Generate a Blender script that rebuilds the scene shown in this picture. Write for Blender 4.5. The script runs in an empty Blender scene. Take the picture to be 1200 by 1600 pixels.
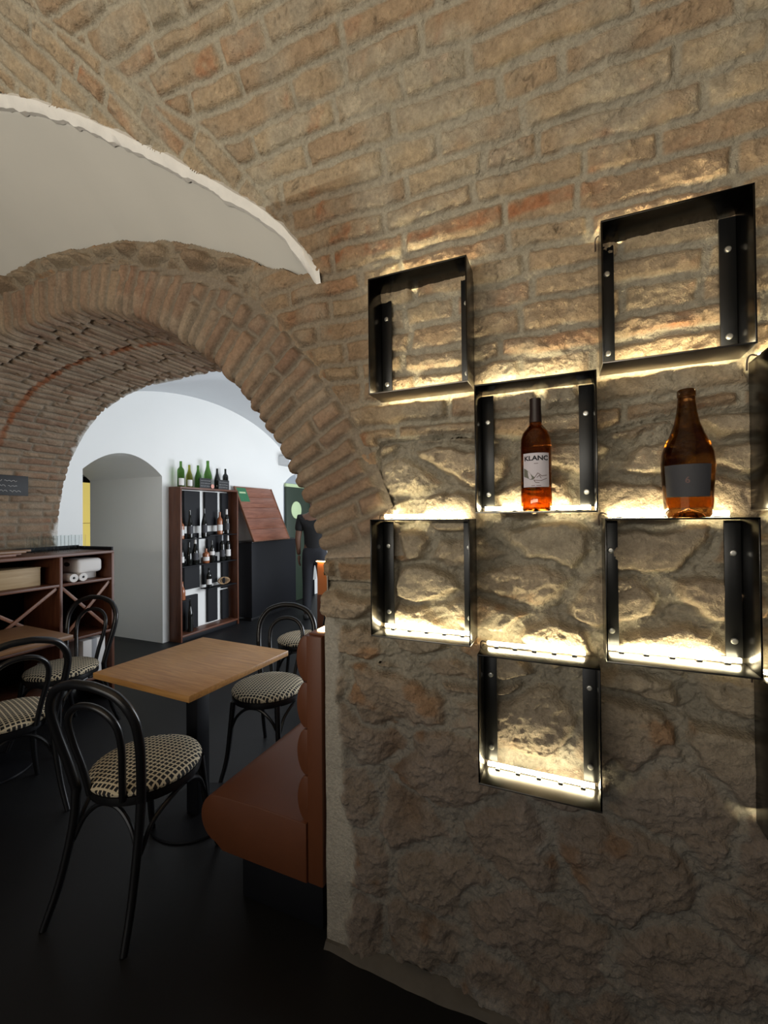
import bpy, bmesh, math, random
import numpy as np
from mathutils import Vector, Matrix

C = bpy.context.scene.collection
scene = bpy.context.scene
PI = math.pi
R = math.radians
random.seed(7)

# ------------------------------------------------------------------ camera
CAM_H = 1.467
yaw, pitch, roll = R(22.881), R(0.509), R(-0.540)
fwd = Vector((-math.sin(yaw) * math.cos(pitch), math.cos(yaw) * math.cos(pitch), math.sin(pitch)))
rt = Vector((math.cos(yaw), math.sin(yaw), 0))
up = rt.cross(fwd)
rt2 = rt * math.cos(roll) + up * math.sin(roll)
up2 = up * math.cos(roll) - rt * math.sin(roll)
cam = bpy.data.cameras.new('camera')
cam_o = bpy.data.objects.new('camera', cam)
C.objects.link(cam_o)
m = Matrix((rt2, up2, -fwd)).transposed().to_4x4()
m.translation = (0, 0, CAM_H)
cam_o.matrix_world = m
cam.sensor_fit = 'VERTICAL'
cam.sensor_height = 36.0
cam.lens = 658.86 / 1600 * 36.0
cam.clip_start = 0.02
scene.camera = cam_o

# ------------------------------------------------------------------ world, lights, exposure
scene.cycles.transparent_max_bounces = 40
scene.view_settings.view_transform = 'Standard'
scene.view_settings.look = 'None'
scene.view_settings.gamma = 1
scene.view_settings.exposure = 0.0
scene.view_settings.use_curve_mapping = False
world = bpy.data.worlds.new('world')
scene.world = world
world.use_nodes = True
wb = world.node_tree.nodes['Background']
wb.inputs[0].default_value = (0.80, 0.90, 1.0, 1)
wb.inputs[1].default_value = 0.05


def area(name, loc, target, sx, sy, energy, col):
    l = bpy.data.lights.new(name, 'AREA')
    l.shape = 'RECTANGLE'
    l.size, l.size_y = sx, sy
    l.energy = energy
    l.color = col
    o = bpy.data.objects.new(name, l)
    C.objects.link(o)
    o.location = loc
    d = Vector(target) - Vector(loc)
    o.rotation_euler = d.to_track_quat('-Z', 'Y').to_euler()
    return o


area('assumed_front_daylight', (-1.5, -2.0, 1.15), (-1.0, 1.25, 1.75), 2.6, 1.5, 15, (1.0, 0.97, 0.92))  # unseen area light added behind the camera for assumed daylight
area('vault_fill', (-0.9, -1.35, 1.70), (-0.9, -0.35, 3.2), 2.8, 0.2, 62, (1.0, 0.93, 0.80))  # added unseen lamp, brightens the vault and the lunette
area('assumed_back_daylight', (-0.1, 5.6, 1.25), (-4.3, 4.6, 1.6), 3.6, 1.5, 190, (0.88, 0.94, 1.0))  # assumed back room daylight, an added area light with no window built
area('added_niche_light', (-5.6, 4.6, 2.3), (-5.9, 3.7, 1.0), 0.4, 0.4, 5, (1.0, 0.85, 0.55))  # added lamp out of view, brightens the corridor past the niche
LED_STRENGTH = 51.0
LED_COLOR = (1.0, 0.87, 0.55)

# ------------------------------------------------------------------ noise in numpy


def hsh(ix, iy, seed):
    n = (ix.astype(np.int64) * 374761393 + iy.astype(np.int64) * 668265263 + seed * 1442695041) & 0xffffffff
    n = ((n ^ (n >> 13)) * 1274126177) & 0xffffffff
    n = (n ^ (n >> 16))
    n = ((n * 1103515245 + 12345) & 0xffffffff)
    n = n ^ (n >> 15)
    return (n & 0xffffff).astype(np.float64) / float(0x1000000)


def vn(x, y, seed):
    x0, y0 = np.floor(x), np.floor(y)
    fx, fy = x - x0, y - y0
    fx = fx * fx * fx * (fx * (fx * 6 - 15) + 10)
    fy = fy * fy * fy * (fy * (fy * 6 - 15) + 10)
    ix, iy = x0.astype(np.int64), y0.astype(np.int64)
    a, b = hsh(ix, iy, seed), hsh(ix + 1, iy, seed)
    c, d = hsh(ix, iy + 1, seed), hsh(ix + 1, iy + 1, seed)
    return ((a * (1 - fx) + b * fx) * (1 - fy) + (c * (1 - fx) + d * fx) * fy) * 2 - 1


def fbm(x, y, scale, octv, seed, gain=0.5):
    v, amp, tot = 0, 1.0, 0
    f = 1.0 / scale
    ca, sa = math.cos(0.6), math.sin(0.6)
    for o in range(octv):
        v = v + amp * vn(x * f + 17.3 * o, y * f - 9.1 * o, seed + 31 * o)
        tot += amp
        amp *= gain
        f *= 2.03
        x, y = ca * x - sa * y, sa * x + ca * y
    return v / tot


def sst(a, b, x):
    t = np.clip((x - a) / (b - a), 0, 1)
    return t * t * (3 - 2 * t)


def lerp(a, b, t):
    return a + (b - a) * t


def brick_cells(U, V, bl, ch, seed, warp=0.010, row_jit=0.12, len_jit=0.33, rad=0.012):
    """courses along U; returns cell id, distance to the joint line"""
    wu = U + warp * fbm(U, V, 0.11, 2, seed + 1)
    wv = V + warp * fbm(U, V, 0.16, 2, seed + 2) + 0.25 * warp * fbm(U, V, 0.03, 1, seed + 3)

    def edge(r):
        return (r + row_jit * (hsh(r, r * 0 + 5, seed) * 2 - 1)) * ch
    r = np.floor(wv / ch).astype(np.int64)
    r = np.where(wv < edge(r), r - 1, np.where(wv >= edge(r + 1), r + 1, r))
    dy = np.minimum(wv - edge(r), edge(r + 1) - wv)
    off = (hsh(r, r * 0 + 9, seed) * 0.5 + 0.5 * (r % 2)) * bl

    def be(k):
        return (k + len_jit * (hsh(k, r, seed + 7) * 2 - 1)) * bl
    uu = wu + off
    k = np.floor(uu / bl).astype(np.int64)
    k = np.where(uu < be(k), k - 1, np.where(uu >= be(k + 1), k + 1, k))
    dx = np.minimum(uu - be(k), be(k + 1) - uu)
    d = np.minimum(dx, dy)
    cor = (dx < rad) & (dy < rad)
    d = np.where(cor, rad - np.hypot(rad - dx, rad - dy), d)
    cid = (r + 500) * 2000 + (k + 500)
    return cid, d


def stone_cells(U, V, sx, sy, seed, warp=0.035):
    wu = U + warp * fbm(U, V, 0.22, 4, seed + 1, 0.6)
    wv = V + warp * 0.8 * fbm(U, V, 0.20, 4, seed + 2, 0.6)
    a, b = wu / sx, wv / sy
    row = np.floor(b)
    i0, j0 = np.floor(a).astype(np.int64), row.astype(np.int64)
    F1 = np.full(U.shape, 9.0)
    F2 = np.full(U.shape, 9.0)
    cid = np.zeros(U.shape, np.int64)
    for dj in (-1, 0, 1):
        for di in (-2, -1, 0, 1, 2):
            i, j = i0 + di, j0 + dj
            px = i + 0.5 + 0.36 * (hsh(i, j, seed) * 2 - 1) + 0.5 * (j % 2)
            py = j + 0.5 + 0.34 * (hsh(i, j, seed + 3) * 2 - 1)
            dd = np.hypot(a - px, b - py)
            better = dd < F1
            F2 = np.where(better, F1, np.minimum(F2, dd))
            F1 = np.where(better, dd, F1)
            cid = np.where(better, (j + 500) * 2000 + (i + 500), cid)
    return cid, (F2 - F1) * 0.5 * min(sx, sy), F1


# ------------------------------------------------------------------ materials


def nmat(name):
    mt = bpy.data.materials.new(name)
    mt.use_nodes = True
    nt = mt.node_tree
    return mt, nt, nt.nodes['Principled BSDF']


def N(nt, typ, **kw):
    n = nt.nodes.new(typ)
    for k, v in kw.items():
        setattr(n, k, v)
    return n


def simple(name, col, rough=0.5, metal=0.0, noise=0.0, nscale=8.0, bump=0.0, bscale=60.0, spec=0.5, coat=0.0):
    mt, nt, b = nmat(name)
    b.inputs['Roughness'].default_value = rough
    b.inputs['Metallic'].default_value = metal
    b.inputs['Specular IOR Level'].default_value = spec
    b.inputs['Coat Weight'].default_value = coat
    tc = N(nt, 'ShaderNodeTexCoord')
    nz = N(nt, 'ShaderNodeTexNoise')
    nz.inputs['Scale'].default_value = nscale
    nz.inputs['Detail'].default_value = 6
    nt.links.new(tc.outputs['Object'], nz.inputs['Vector'])
    mx = N(nt, 'ShaderNodeMix', data_type='RGBA')
    mx.inputs[6].default_value = tuple(c * (1 - noise) for c in col) + (1,)
    mx.inputs[7].default_value = tuple(min(1, c * (1 + noise)) for c in col) + (1,)
    nt.links.new(nz.outputs[0], mx.inputs[0])
    nt.links.new(mx.outputs[2], b.inputs['Base Color'])
    if bump:
        n2 = N(nt, 'ShaderNodeTexNoise')
        n2.inputs['Scale'].default_value = bscale
        n2.inputs['Detail'].default_value = 4
        nt.links.new(tc.outputs['Object'], n2.inputs['Vector'])
        bp = N(nt, 'ShaderNodeBump')
        bp.inputs['Strength'].default_value = bump
        bp.inputs['Distance'].default_value = 0.002
        nt.links.new(n2.outputs[0], bp.inputs['Height'])
        nt.links.new(bp.outputs[0], b.inputs['Normal'])
    return mt


def masonry_mat(name, grain=0.9, bscale=115, bdist=0.010):
    mt, nt, b = nmat(name)
    b.inputs['Roughness'].default_value = 0.92
    b.inputs['Specular IOR Level'].default_value = 0.2
    at = N(nt, 'ShaderNodeAttribute', attribute_name='col')
    geo = N(nt, 'ShaderNodeTexCoord')
    n1 = N(nt, 'ShaderNodeTexNoise')
    n1.inputs['Scale'].default_value = 95
    n1.inputs['Detail'].default_value = 5
    n1.inputs['Roughness'].default_value = 0.7
    nt.links.new(geo.outputs['Object'], n1.inputs['Vector'])
    mr = N(nt, 'ShaderNodeMapRange')
    mr.inputs[1].default_value = 0.3
    mr.inputs[2].default_value = 0.7
    mr.inputs[3].default_value = 0.78
    mr.inputs[4].default_value = 1.2
    nt.links.new(n1.outputs[0], mr.inputs[0])
    mul = N(nt, 'ShaderNodeVectorMath', operation='SCALE')
    nt.links.new(at.outputs['Color'], mul.inputs[0])
    nt.links.new(mr.outputs[0], mul.inputs['Scale'])
    nt.links.new(mul.outputs[0], b.inputs['Base Color'])
    n2 = N(nt, 'ShaderNodeTexNoise')
    n2.inputs['Scale'].default_value = bscale
    n2.inputs['Detail'].default_value = 5
    n2.inputs['Roughness'].default_value = 0.65
    nt.links.new(geo.outputs['Object'], n2.inputs['Vector'])
    bp = N(nt, 'ShaderNodeBump')
    bp.inputs['Strength'].default_value = grain
    bp.inputs['Distance'].default_value = bdist
    nt.links.new(n2.outputs[0], bp.inputs['Height'])
    nt.links.new(bp.outputs[0], b.inputs['Normal'])
    return mt


def wood_mat(name, c1, c2, axis='X', scale=3.0, rough=0.45, stretch=12.0, coat=0.0):
    mt, nt, b = nmat(name)
    tc = N(nt, 'ShaderNodeTexCoord')
    mp = N(nt, 'ShaderNodeMapping')
    s = [stretch, stretch, stretch]
    s['XYZ'.index(axis)] = 1.0
    mp.inputs['Scale'].default_value = s
    nt.links.new(tc.outputs['Object'], mp.inputs['Vector'])
    nz = N(nt, 'ShaderNodeTexNoise')
    nz.inputs['Scale'].default_value = scale
    nz.inputs['Detail'].default_value = 8
    nz.inputs['Roughness'].default_value = 0.6
    nz.inputs['Distortion'].default_value = 0.8
    nt.links.new(mp.outputs[0], nz.inputs['Vector'])
    cr = N(nt, 'ShaderNodeValToRGB')
    cr.color_ramp.elements[0].position = 0.32
    cr.color_ramp.elements[0].color = c1 + (1,)
    cr.color_ramp.elements[1].position = 0.68
    cr.color_ramp.elements[1].color = c2 + (1,)
    nt.links.new(nz.outputs[0], cr.inputs[0])
    nt.links.new(cr.outputs[0], b.inputs['Base Color'])
    b.inputs['Roughness'].default_value = rough
    b.inputs['Coat Weight'].default_value = coat
    bp = N(nt, 'ShaderNodeBump')
    bp.inputs['Strength'].default_value = 0.15
    bp.inputs['Distance'].default_value = 0.001
    nt.links.new(nz.outputs[0], bp.inputs['Height'])
    nt.links.new(bp.outputs[0], b.inputs['Normal'])
    return mt


def emit_mat(name, col, strength):
    mt, nt, b = nmat(name)
    b.inputs['Base Color'].default_value = col + (1,)
    b.inputs['Emission Color'].default_value = col + (1,)
    b.inputs['Emission Strength'].default_value = strength
    return mt


def glass_mat(name, col, rough=0.02, ior=1.35, trans=1.0):
    mt, nt, b = nmat(name)
    b.inputs['Base Color'].default_value = col + (1,)
    b.inputs['Roughness'].default_value = rough
    b.inputs['IOR'].default_value = ior
    b.inputs['Transmission Weight'].default_value = trans
    return mt


def check_mat(name, p):
    """black and cream houndstooth-like check woven in the cushion cloth"""
    mt, nt, b = nmat(name)
    tc = N(nt, 'ShaderNodeTexCoord')
    sp = N(nt, 'ShaderNodeSeparateXYZ')
    nt.links.new(tc.outputs['Object'], sp.inputs[0])

    def mth(op, a, bb=None):
        n = N(nt, 'ShaderNodeMath', operation=op)
        for i, v in enumerate((a, bb)):
            if v is None:
                continue
            if isinstance(v, (int, float)):
                n.inputs[i].default_value = v
            else:
                nt.links.new(v, n.inputs[i])
        return n.outputs[0]
    x, y = mth('DIVIDE', sp.outputs[0], p), mth('DIVIDE', sp.outputs[1], p)
    a = mth('LESS_THAN', mth('FRACT', mth('ADD', x, 50)), 0.70)
    c = mth('LESS_THAN', mth('FRACT', mth('ADD', y, 50)), 0.70)
    both = mth('MULTIPLY', a, c)
    one = mth('ABSOLUTE', mth('SUBTRACT', a, c))
    dg = mth('LESS_THAN', mth('FRACT', mth('MULTIPLY', mth('ADD', mth('ADD', x, y), 50), 2.0)), 0.5)
    val = both
    mx = N(nt, 'ShaderNodeMix', data_type='RGBA')
    mx.inputs[6].default_value = (0.62, 0.54, 0.38, 1)
    mx.inputs[7].default_value = (0.012, 0.012, 0.014, 1)
    nt.links.new(val, mx.inputs[0])
    nt.links.new(mx.outputs[2], b.inputs['Base Color'])
    b.inputs['Roughness'].default_value = 0.9
    return mt


M = {}
M['masonry'] = masonry_mat('masonry')
M['soffit'] = masonry_mat('soffit_masonry', 0.6, 140, 0.005)
M['plaster'] = simple('white_plaster', (0.55, 0.53, 0.48), 0.9, noise=0.06, nscale=3, bump=0.12, bscale=25, spec=0.2)
M['plaster_lip_lit'] = simple('plaster_lip_lit', (0.72, 0.70, 0.66), 0.9, noise=0.12, nscale=20, bump=0.8, bscale=60, spec=0.2)  # paler than the lunette plaster, LED light painted into the colour
M['backwhite'] = simple('back_room_plaster', (0.80, 0.80, 0.78), 0.9, noise=0.03, nscale=2, bump=0.1, bscale=20, spec=0.2)
M['floor'] = simple('dark_floor', (0.008, 0.0083, 0.0095), 0.5, noise=0.2, nscale=5, bump=0.05, bscale=40, spec=0.35)
M['steel'] = simple('blackened_steel_lit', (0.17, 0.16, 0.145), 0.30, metal=1.0, noise=0.25, nscale=9, bump=0.03, bscale=15)  # bottom plate only: same steel lightened for the LED reflection
M['steel_dim'] = simple('blackened_steel_dim', (0.026, 0.025, 0.024), 0.24, metal=1.0, noise=0.3, nscale=7, bump=0.02, bscale=12)  # same steel darkened, so top and sides mirror less of the lit wall
M['steel_edge'] = simple('blackened_steel_flange', (0.02, 0.02, 0.02), 0.35, metal=0.6, noise=0.2)
M['screw'] = simple('galvanised_screw', (0.55, 0.54, 0.50), 0.35, metal=0.8, noise=0.1)
M['led'] = emit_mat('led_light', LED_COLOR, LED_STRENGTH)
M['led_clip'] = simple('led_clip', (0.03, 0.03, 0.03), 0.5)
M['cable'] = simple('cable', (0.05, 0.03, 0.02), 0.5)
M['oak'] = wood_mat('oak', (0.40, 0.19, 0.055), (0.60, 0.32, 0.105), 'X', 5.0, 0.42)
M['oak_y'] = wood_mat('oak_y', (0.16, 0.075, 0.03), (0.24, 0.12, 0.05), 'Y', 4.0, 0.45)
M['walnut'] = wood_mat('walnut', (0.075, 0.022, 0.010), (0.145, 0.05, 0.022), 'Z', 4.0, 0.45)
M['walnut_y'] = wood_mat('walnut_y', (0.075, 0.024, 0.012), (0.15, 0.055, 0.026), 'Y', 4.0, 0.45)
M['board'] = wood_mat('board_wood', (0.17, 0.055, 0.03), (0.30, 0.12, 0.07), 'Y', 4.0, 0.3, coat=0.2)
M['lattice'] = wood_mat('lattice_wood', (0.14, 0.055, 0.028), (0.24, 0.10, 0.05), 'Z', 4.0, 0.45)
M['pale_wood'] = wood_mat('pale_wood', (0.36, 0.25, 0.13), (0.48, 0.36, 0.21), 'Y', 4.0, 0.6)
M['black'] = simple('black_lacquer', (0.008, 0.008, 0.009), 0.28, noise=0.15)
M['black_matt'] = simple('black_matt', (0.005, 0.0055, 0.008), 0.6, noise=0.15, spec=0.25)
M['check'] = check_mat('check_fabric', 0.0195)
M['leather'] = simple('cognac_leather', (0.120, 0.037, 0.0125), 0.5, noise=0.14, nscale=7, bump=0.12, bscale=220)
M['leather_lit'] = simple('lit_leather', (0.55, 0.17, 0.04), 0.45, noise=0.1, nscale=7, bump=0.1, bscale=200)  # brighter leather copy, the LED glow painted into its colour
M['amber'] = glass_mat('amber_glass', (0.28, 0.075, 0.012))
M['orange_wine'] = glass_mat('orange_wine', (1.0, 0.52, 0.06), ior=1.25)
M['dark_amber'] = glass_mat('dark_amber_glass', (0.20, 0.085, 0.022))
M['green_glass'] = glass_mat('green_glass', (0.10, 0.24, 0.05), 0.04, 1.3)
M['olive_glass'] = glass_mat('olive_glass', (0.34, 0.34, 0.05), 0.04, 1.3)
M['black_glass'] = simple('black_glass', (0.008, 0.009, 0.008), 0.08)
M['clear_glass'], nt_, b_ = nmat('clear_glass')
tr_, gl_, mx_, lw_ = N(nt_, 'ShaderNodeBsdfTransparent'), N(nt_, 'ShaderNodeBsdfGlossy'), N(nt_, 'ShaderNodeMixShader'), N(nt_, 'ShaderNodeLayerWeight')
tr_.inputs[0].default_value = (0.975, 0.985, 0.985, 1)
gl_.inputs['Roughness'].default_value = 0.05
lw_.inputs[0].default_value = 0.12
gl_.inputs[0].default_value = (0.5, 0.52, 0.52, 1)
mm_ = N(nt_, 'ShaderNodeMath', operation='MULTIPLY')
mm_.inputs[1].default_value = 0.30
nt_.links.new(lw_.outputs['Fresnel'], mm_.inputs[0])
nt_.links.new(mm_.outputs[0], mx_.inputs[0])
nt_.links.new(tr_.outputs[0], mx_.inputs[1])
nt_.links.new(gl_.outputs[0], mx_.inputs[2])
nt_.links.new(mx_.outputs[0], nt_.nodes['Material Output'].inputs['Surface'])
M['foil'] = simple('dark_foil', (0.022, 0.012, 0.010), 0.4)
M['paper'] = simple('white_paper', (0.72, 0.70, 0.68), 0.8, noise=0.04)
M['lilac_paper'] = simple('lilac_label', (0.60, 0.56, 0.60), 0.8, noise=0.03)
M['dark_paper'] = simple('dark_label', (0.045, 0.045, 0.052), 0.7, noise=0.15)
M['ink'] = simple('ink', (0.02, 0.02, 0.025), 0.8)
M['grey_ink'] = simple('grey_ink', (0.16, 0.16, 0.13), 0.8)
M['brown_ink'] = simple('brown_ink', (0.16, 0.10, 0.09), 0.8)
M['slate'] = simple('slate', (0.018, 0.019, 0.021), 0.65, noise=0.25, nscale=12)
M['chalk'] = simple('chalk', (0.55, 0.55, 0.55), 0.9)
M['door_green'] = simple('green_door_paint', (0.022, 0.036, 0.022), 0.5, noise=0.08)
M['pale_green'] = simple('pale_green', (0.50, 0.62, 0.36), 0.6)
M['poster_green'] = simple('poster_green', (0.03, 0.16, 0.07), 0.5, noise=0.4, nscale=60)
M['hinge'] = simple('hinge_white', (0.5, 0.5, 0.48), 0.4)
M['yellow'] = emit_mat('yellow_glass_light', (0.72, 0.58, 0.16), 0.75)
M['warm_led'] = emit_mat('warm_led', (1.0, 0.62, 0.28), 14)
M['skin'] = simple('skin', (0.16, 0.08, 0.05), 0.55, noise=0.06)
M['hair'] = simple('hair', (0.02, 0.014, 0.010), 0.6)
M['tshirt'] = simple('black_cotton', (0.010, 0.010, 0.011), 0.9, noise=0.2)
M['trousers'] = simple('dark_trousers', (0.014, 0.015, 0.020), 0.9, noise=0.2)
M['shoe'] = simple('shoe', (0.012, 0.012, 0.012), 0.5)
M['grey_box'] = simple('grey_box', (0.30, 0.31, 0.33), 0.7)
M['pink'] = simple('pink_tag', (0.65, 0.30, 0.24), 0.6)
M['gold'] = simple('gold_wicker', (0.40, 0.26, 0.14), 0.5, noise=0.5, nscale=60)
M['spirit'] = simple('orange_spirit', (0.30, 0.10, 0.04), 0.2)

# ------------------------------------------------------------------ object helpers


def link(name, me, mat=None, parent=None):
    o = bpy.data.objects.new(name, me)
    C.objects.link(o)
    if mat is not None:
        me.materials.append(mat)
    if parent is not None:
        o.parent = parent
    return o


def tag(o, label=None, cat=None, group=None, kind=None):
    if label:
        o['label'] = label
    if cat:
        o['category'] = cat
    if group:
        o['group'] = group
    if kind:
        o['kind'] = kind
    return o


def empty(name, loc=(0, 0, 0), rz=0.0, label=None, cat=None, group=None):
    o = bpy.data.objects.new(name, None)
    C.objects.link(o)
    o.location = loc
    o.rotation_euler = (0, 0, rz)
    o.empty_display_size = 0.05
    return tag(o, label, cat, group)


def mesh_of(bm, name, smooth=True):
    me = bpy.data.meshes.new(name)
    bm.normal_update()
    bm.to_mesh(me)
    bm.free()
    if smooth:
        me.polygons.foreach_set('use_smooth', [True] * len(me.polygons))
        try:
            me.set_sharp_from_angle(angle=R(40))
        except Exception:
            pass
    return me


def put(name, bm, mat, parent=None, smooth=True):
    return link(name, mesh_of(bm, name, smooth), mat, parent)


def bx(bm, x0, x1, y0, y1, z0, z1, bev=0.0, seg=2, mtx=None):
    vs = [bm.verts.new(p) for p in ((x0, y0, z0), (x1, y0, z0), (x1, y1, z0), (x0, y1, z0),
                                    (x0, y0, z1), (x1, y0, z1), (x1, y1, z1), (x0, y1, z1))]
    fs = [bm.faces.new([vs[i] for i in f]) for f in ((3, 2, 1, 0), (4, 5, 6, 7), (0, 1, 5, 4), (1, 2, 6, 5), (2, 3, 7, 6), (3, 0, 4, 7))]
    geom = vs
    if bev > 0:
        es = list({e for f in fs for e in f.edges})
        r = bmesh.ops.bevel(bm, geom=es, offset=bev, segments=seg, profile=0.5, affect='EDGES')
        geom = list({v for f in r['faces'] for v in f.verts} | {v for v in vs if v.is_valid})
    if mtx is not None:
        bmesh.ops.transform(bm, matrix=mtx, verts=geom)
    return bm


def box(name, x0, x1, y0, y1, z0, z1, mat, parent=None, bev=0.002, mtx=None):
    return put(name, bx(bmesh.new(), x0, x1, y0, y1, z0, z1, bev, 2, mtx), mat, parent)


def catmull(pts, n=6, closed=False):
    P = [Vector(p) for p in pts]
    out = []
    cnt = len(P)
    rng = cnt if closed else cnt - 1
    for i in range(rng):
        if closed:
            p0, p1, p2, p3 = P[(i - 1) % cnt], P[i], P[(i + 1) % cnt], P[(i + 2) % cnt]
        else:
            p1, p2 = P[i], P[i + 1]
            p0 = P[i - 1] if i > 0 else p1 * 2 - p2
            p3 = P[i + 2] if i + 2 < cnt else p2 * 2 - p1
        for k in range(n):
            t = k / n
            out.append(0.5 * ((2 * p1) + (p2 - p0) * t + (2 * p0 - 5 * p1 + 4 * p2 - p3) * t * t + (3 * p1 - p0 - 3 * p2 + p3) * t ** 3))
    if not closed:
        out.append(P[-1])
    return out


def tube(bm, pts, r0, r1=None, seg=10, closed=False):
    r1 = r0 if r1 is None else r1
    n = len(pts)
    rings = []
    ref = None
    for i, p in enumerate(pts):
        a = pts[(i - 1) % n] if (closed or i > 0) else p
        b = pts[(i + 1) % n] if (closed or i < n - 1) else p
        t = (b - a).normalized()
        if ref is None:
            ref = Vector((0, 0, 1)) if abs(t.z) < 0.9 else Vector((1, 0, 0))
        ref = (ref - t * ref.dot(t)).normalized()
        s = t.cross(ref)
        r = r0 + (r1 - r0) * i / max(1, n - 1)
        rings.append([bm.verts.new(p + (ref * math.cos(2 * PI * k / seg) + s * math.sin(2 * PI * k / seg)) * r) for k in range(seg)])
    m_ = n if closed else n - 1
    for i in range(m_):
        A, B = rings[i], rings[(i + 1) % n]
        for k in range(seg):
            bm.faces.new((A[k], A[(k + 1) % seg], B[(k + 1) % seg], B[k]))
    if not closed:
        bm.faces.new(list(reversed(rings[0])))
        bm.faces.new(rings[-1])
    return bm


def lathe(bm, prof, seg=32, cx=0.0, cy=0.0):
    rings = []
    for r, z in prof:
        if r < 1e-5:
            rings.append([bm.verts.new((cx, cy, z))])
        else:
            rings.append([bm.verts.new((cx + r * math.cos(2 * PI * k / seg), cy + r * math.sin(2 * PI * k / seg), z)) for k in range(seg)])
    for A, B in zip(rings, rings[1:]):
        for k in range(seg):
            a, b = A[k % len(A)], A[(k + 1) % len(A)]
            c, d = B[(k + 1) % len(B)], B[k % len(B)]
            f = []
            for v in (a, b, c, d):
                if v not in f:
                    f.append(v)
            if len(f) > 2:
                bm.faces.new(f)
    for rg, rev in ((rings[0], True), (rings[-1], False)):
        if len(rg) > 2:
            bm.faces.new(list(reversed(rg)) if rev else rg)
    return bm


def copy_tree(o, parent=None):
    c = o.copy()
    C.objects.link(c)
    if parent is not None:
        c.parent = parent
    for ch in list(o.children):
        copy_tree(ch, c)
    return c


# ------------------------------------------------------------------ masonry sheets
D = 1.2517            # face of the shelf wall
YW = D + 0.022        # mortar plane, the stones stand proud of it
RB, ZS = 1.70, 1.95   # barrel vault radius and springing height


def mesh_np(name, V, F, NV, COL, mat):
    me = bpy.data.meshes.new(name)
    nv, nf = len(V), len(F)
    me.vertices.add(nv)
    me.vertices.foreach_set('co', V.astype(np.float32).ravel())
    me.loops.add(nf * 4)
    me.loops.foreach_set('vertex_index', F.astype(np.int32).ravel())
    me.polygons.add(nf)
    me.polygons.foreach_set('loop_start', (np.arange(nf) * 4).astype(np.int32))
    me.update(calc_edges=True)
    me.polygons.foreach_set('use_smooth', np.ones(nf, bool))
    at = me.attributes.new('col', 'FLOAT_COLOR', 'POINT')
    at.data.foreach_set('color', np.hstack([COL, np.ones((nv, 1))]).astype(np.float32).ravel())
    me.materials.append(mat)
    me.normals_split_custom_set_from_vertices(NV.astype(np.float32))
    return me


def sheet_mesh(name, faces, P, Nn, COL, mat, skirt=0.0):
    used, inv = np.unique(faces, return_inverse=True)
    F = inv.reshape(faces.shape)
    V, NV, CC = P[used], Nn[used], COL[used]
    if skirt > 0:
        e = np.concatenate([F[:, [0, 1]], F[:, [1, 2]], F[:, [2, 3]], F[:, [3, 0]]])
        es = np.sort(e, 1)
        key = es[:, 0].astype(np.int64) * len(V) + es[:, 1]
        _, idx, cnt = np.unique(key, return_index=True, return_counts=True)
        be = e[idx[cnt == 1]]
        bv, binv = np.unique(be, return_inverse=True)
        binv = binv.reshape(be.shape)
        n0 = len(V)
        k = len(bv)
        top = V[bv]
        low = V[bv] - NV[bv] * skirt
        c = V.mean(0)
        sn = top - c
        sn = sn / (np.linalg.norm(sn, axis=1, keepdims=True) + 1e-9)
        V = np.vstack([V, top, low])
        NV = np.vstack([NV, sn, sn])
        CC = np.vstack([CC, CC[bv], CC[bv]])
        SF = np.stack([n0 + binv[:, 1], n0 + binv[:, 0], n0 + k + binv[:, 0], n0 + k + binv[:, 1]], 1)
        F = np.vstack([F, SF])
    return mesh_np(name, V, F, NV, CC, mat)


def sheet_normals(P, flip):
    du = np.gradient(P, axis=0)
    dv = np.gradient(P, axis=1)
    n = np.cross(du, dv)
    n /= np.linalg.norm(n, axis=2, keepdims=True) + 1e-12
    return -n if flip else n


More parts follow.
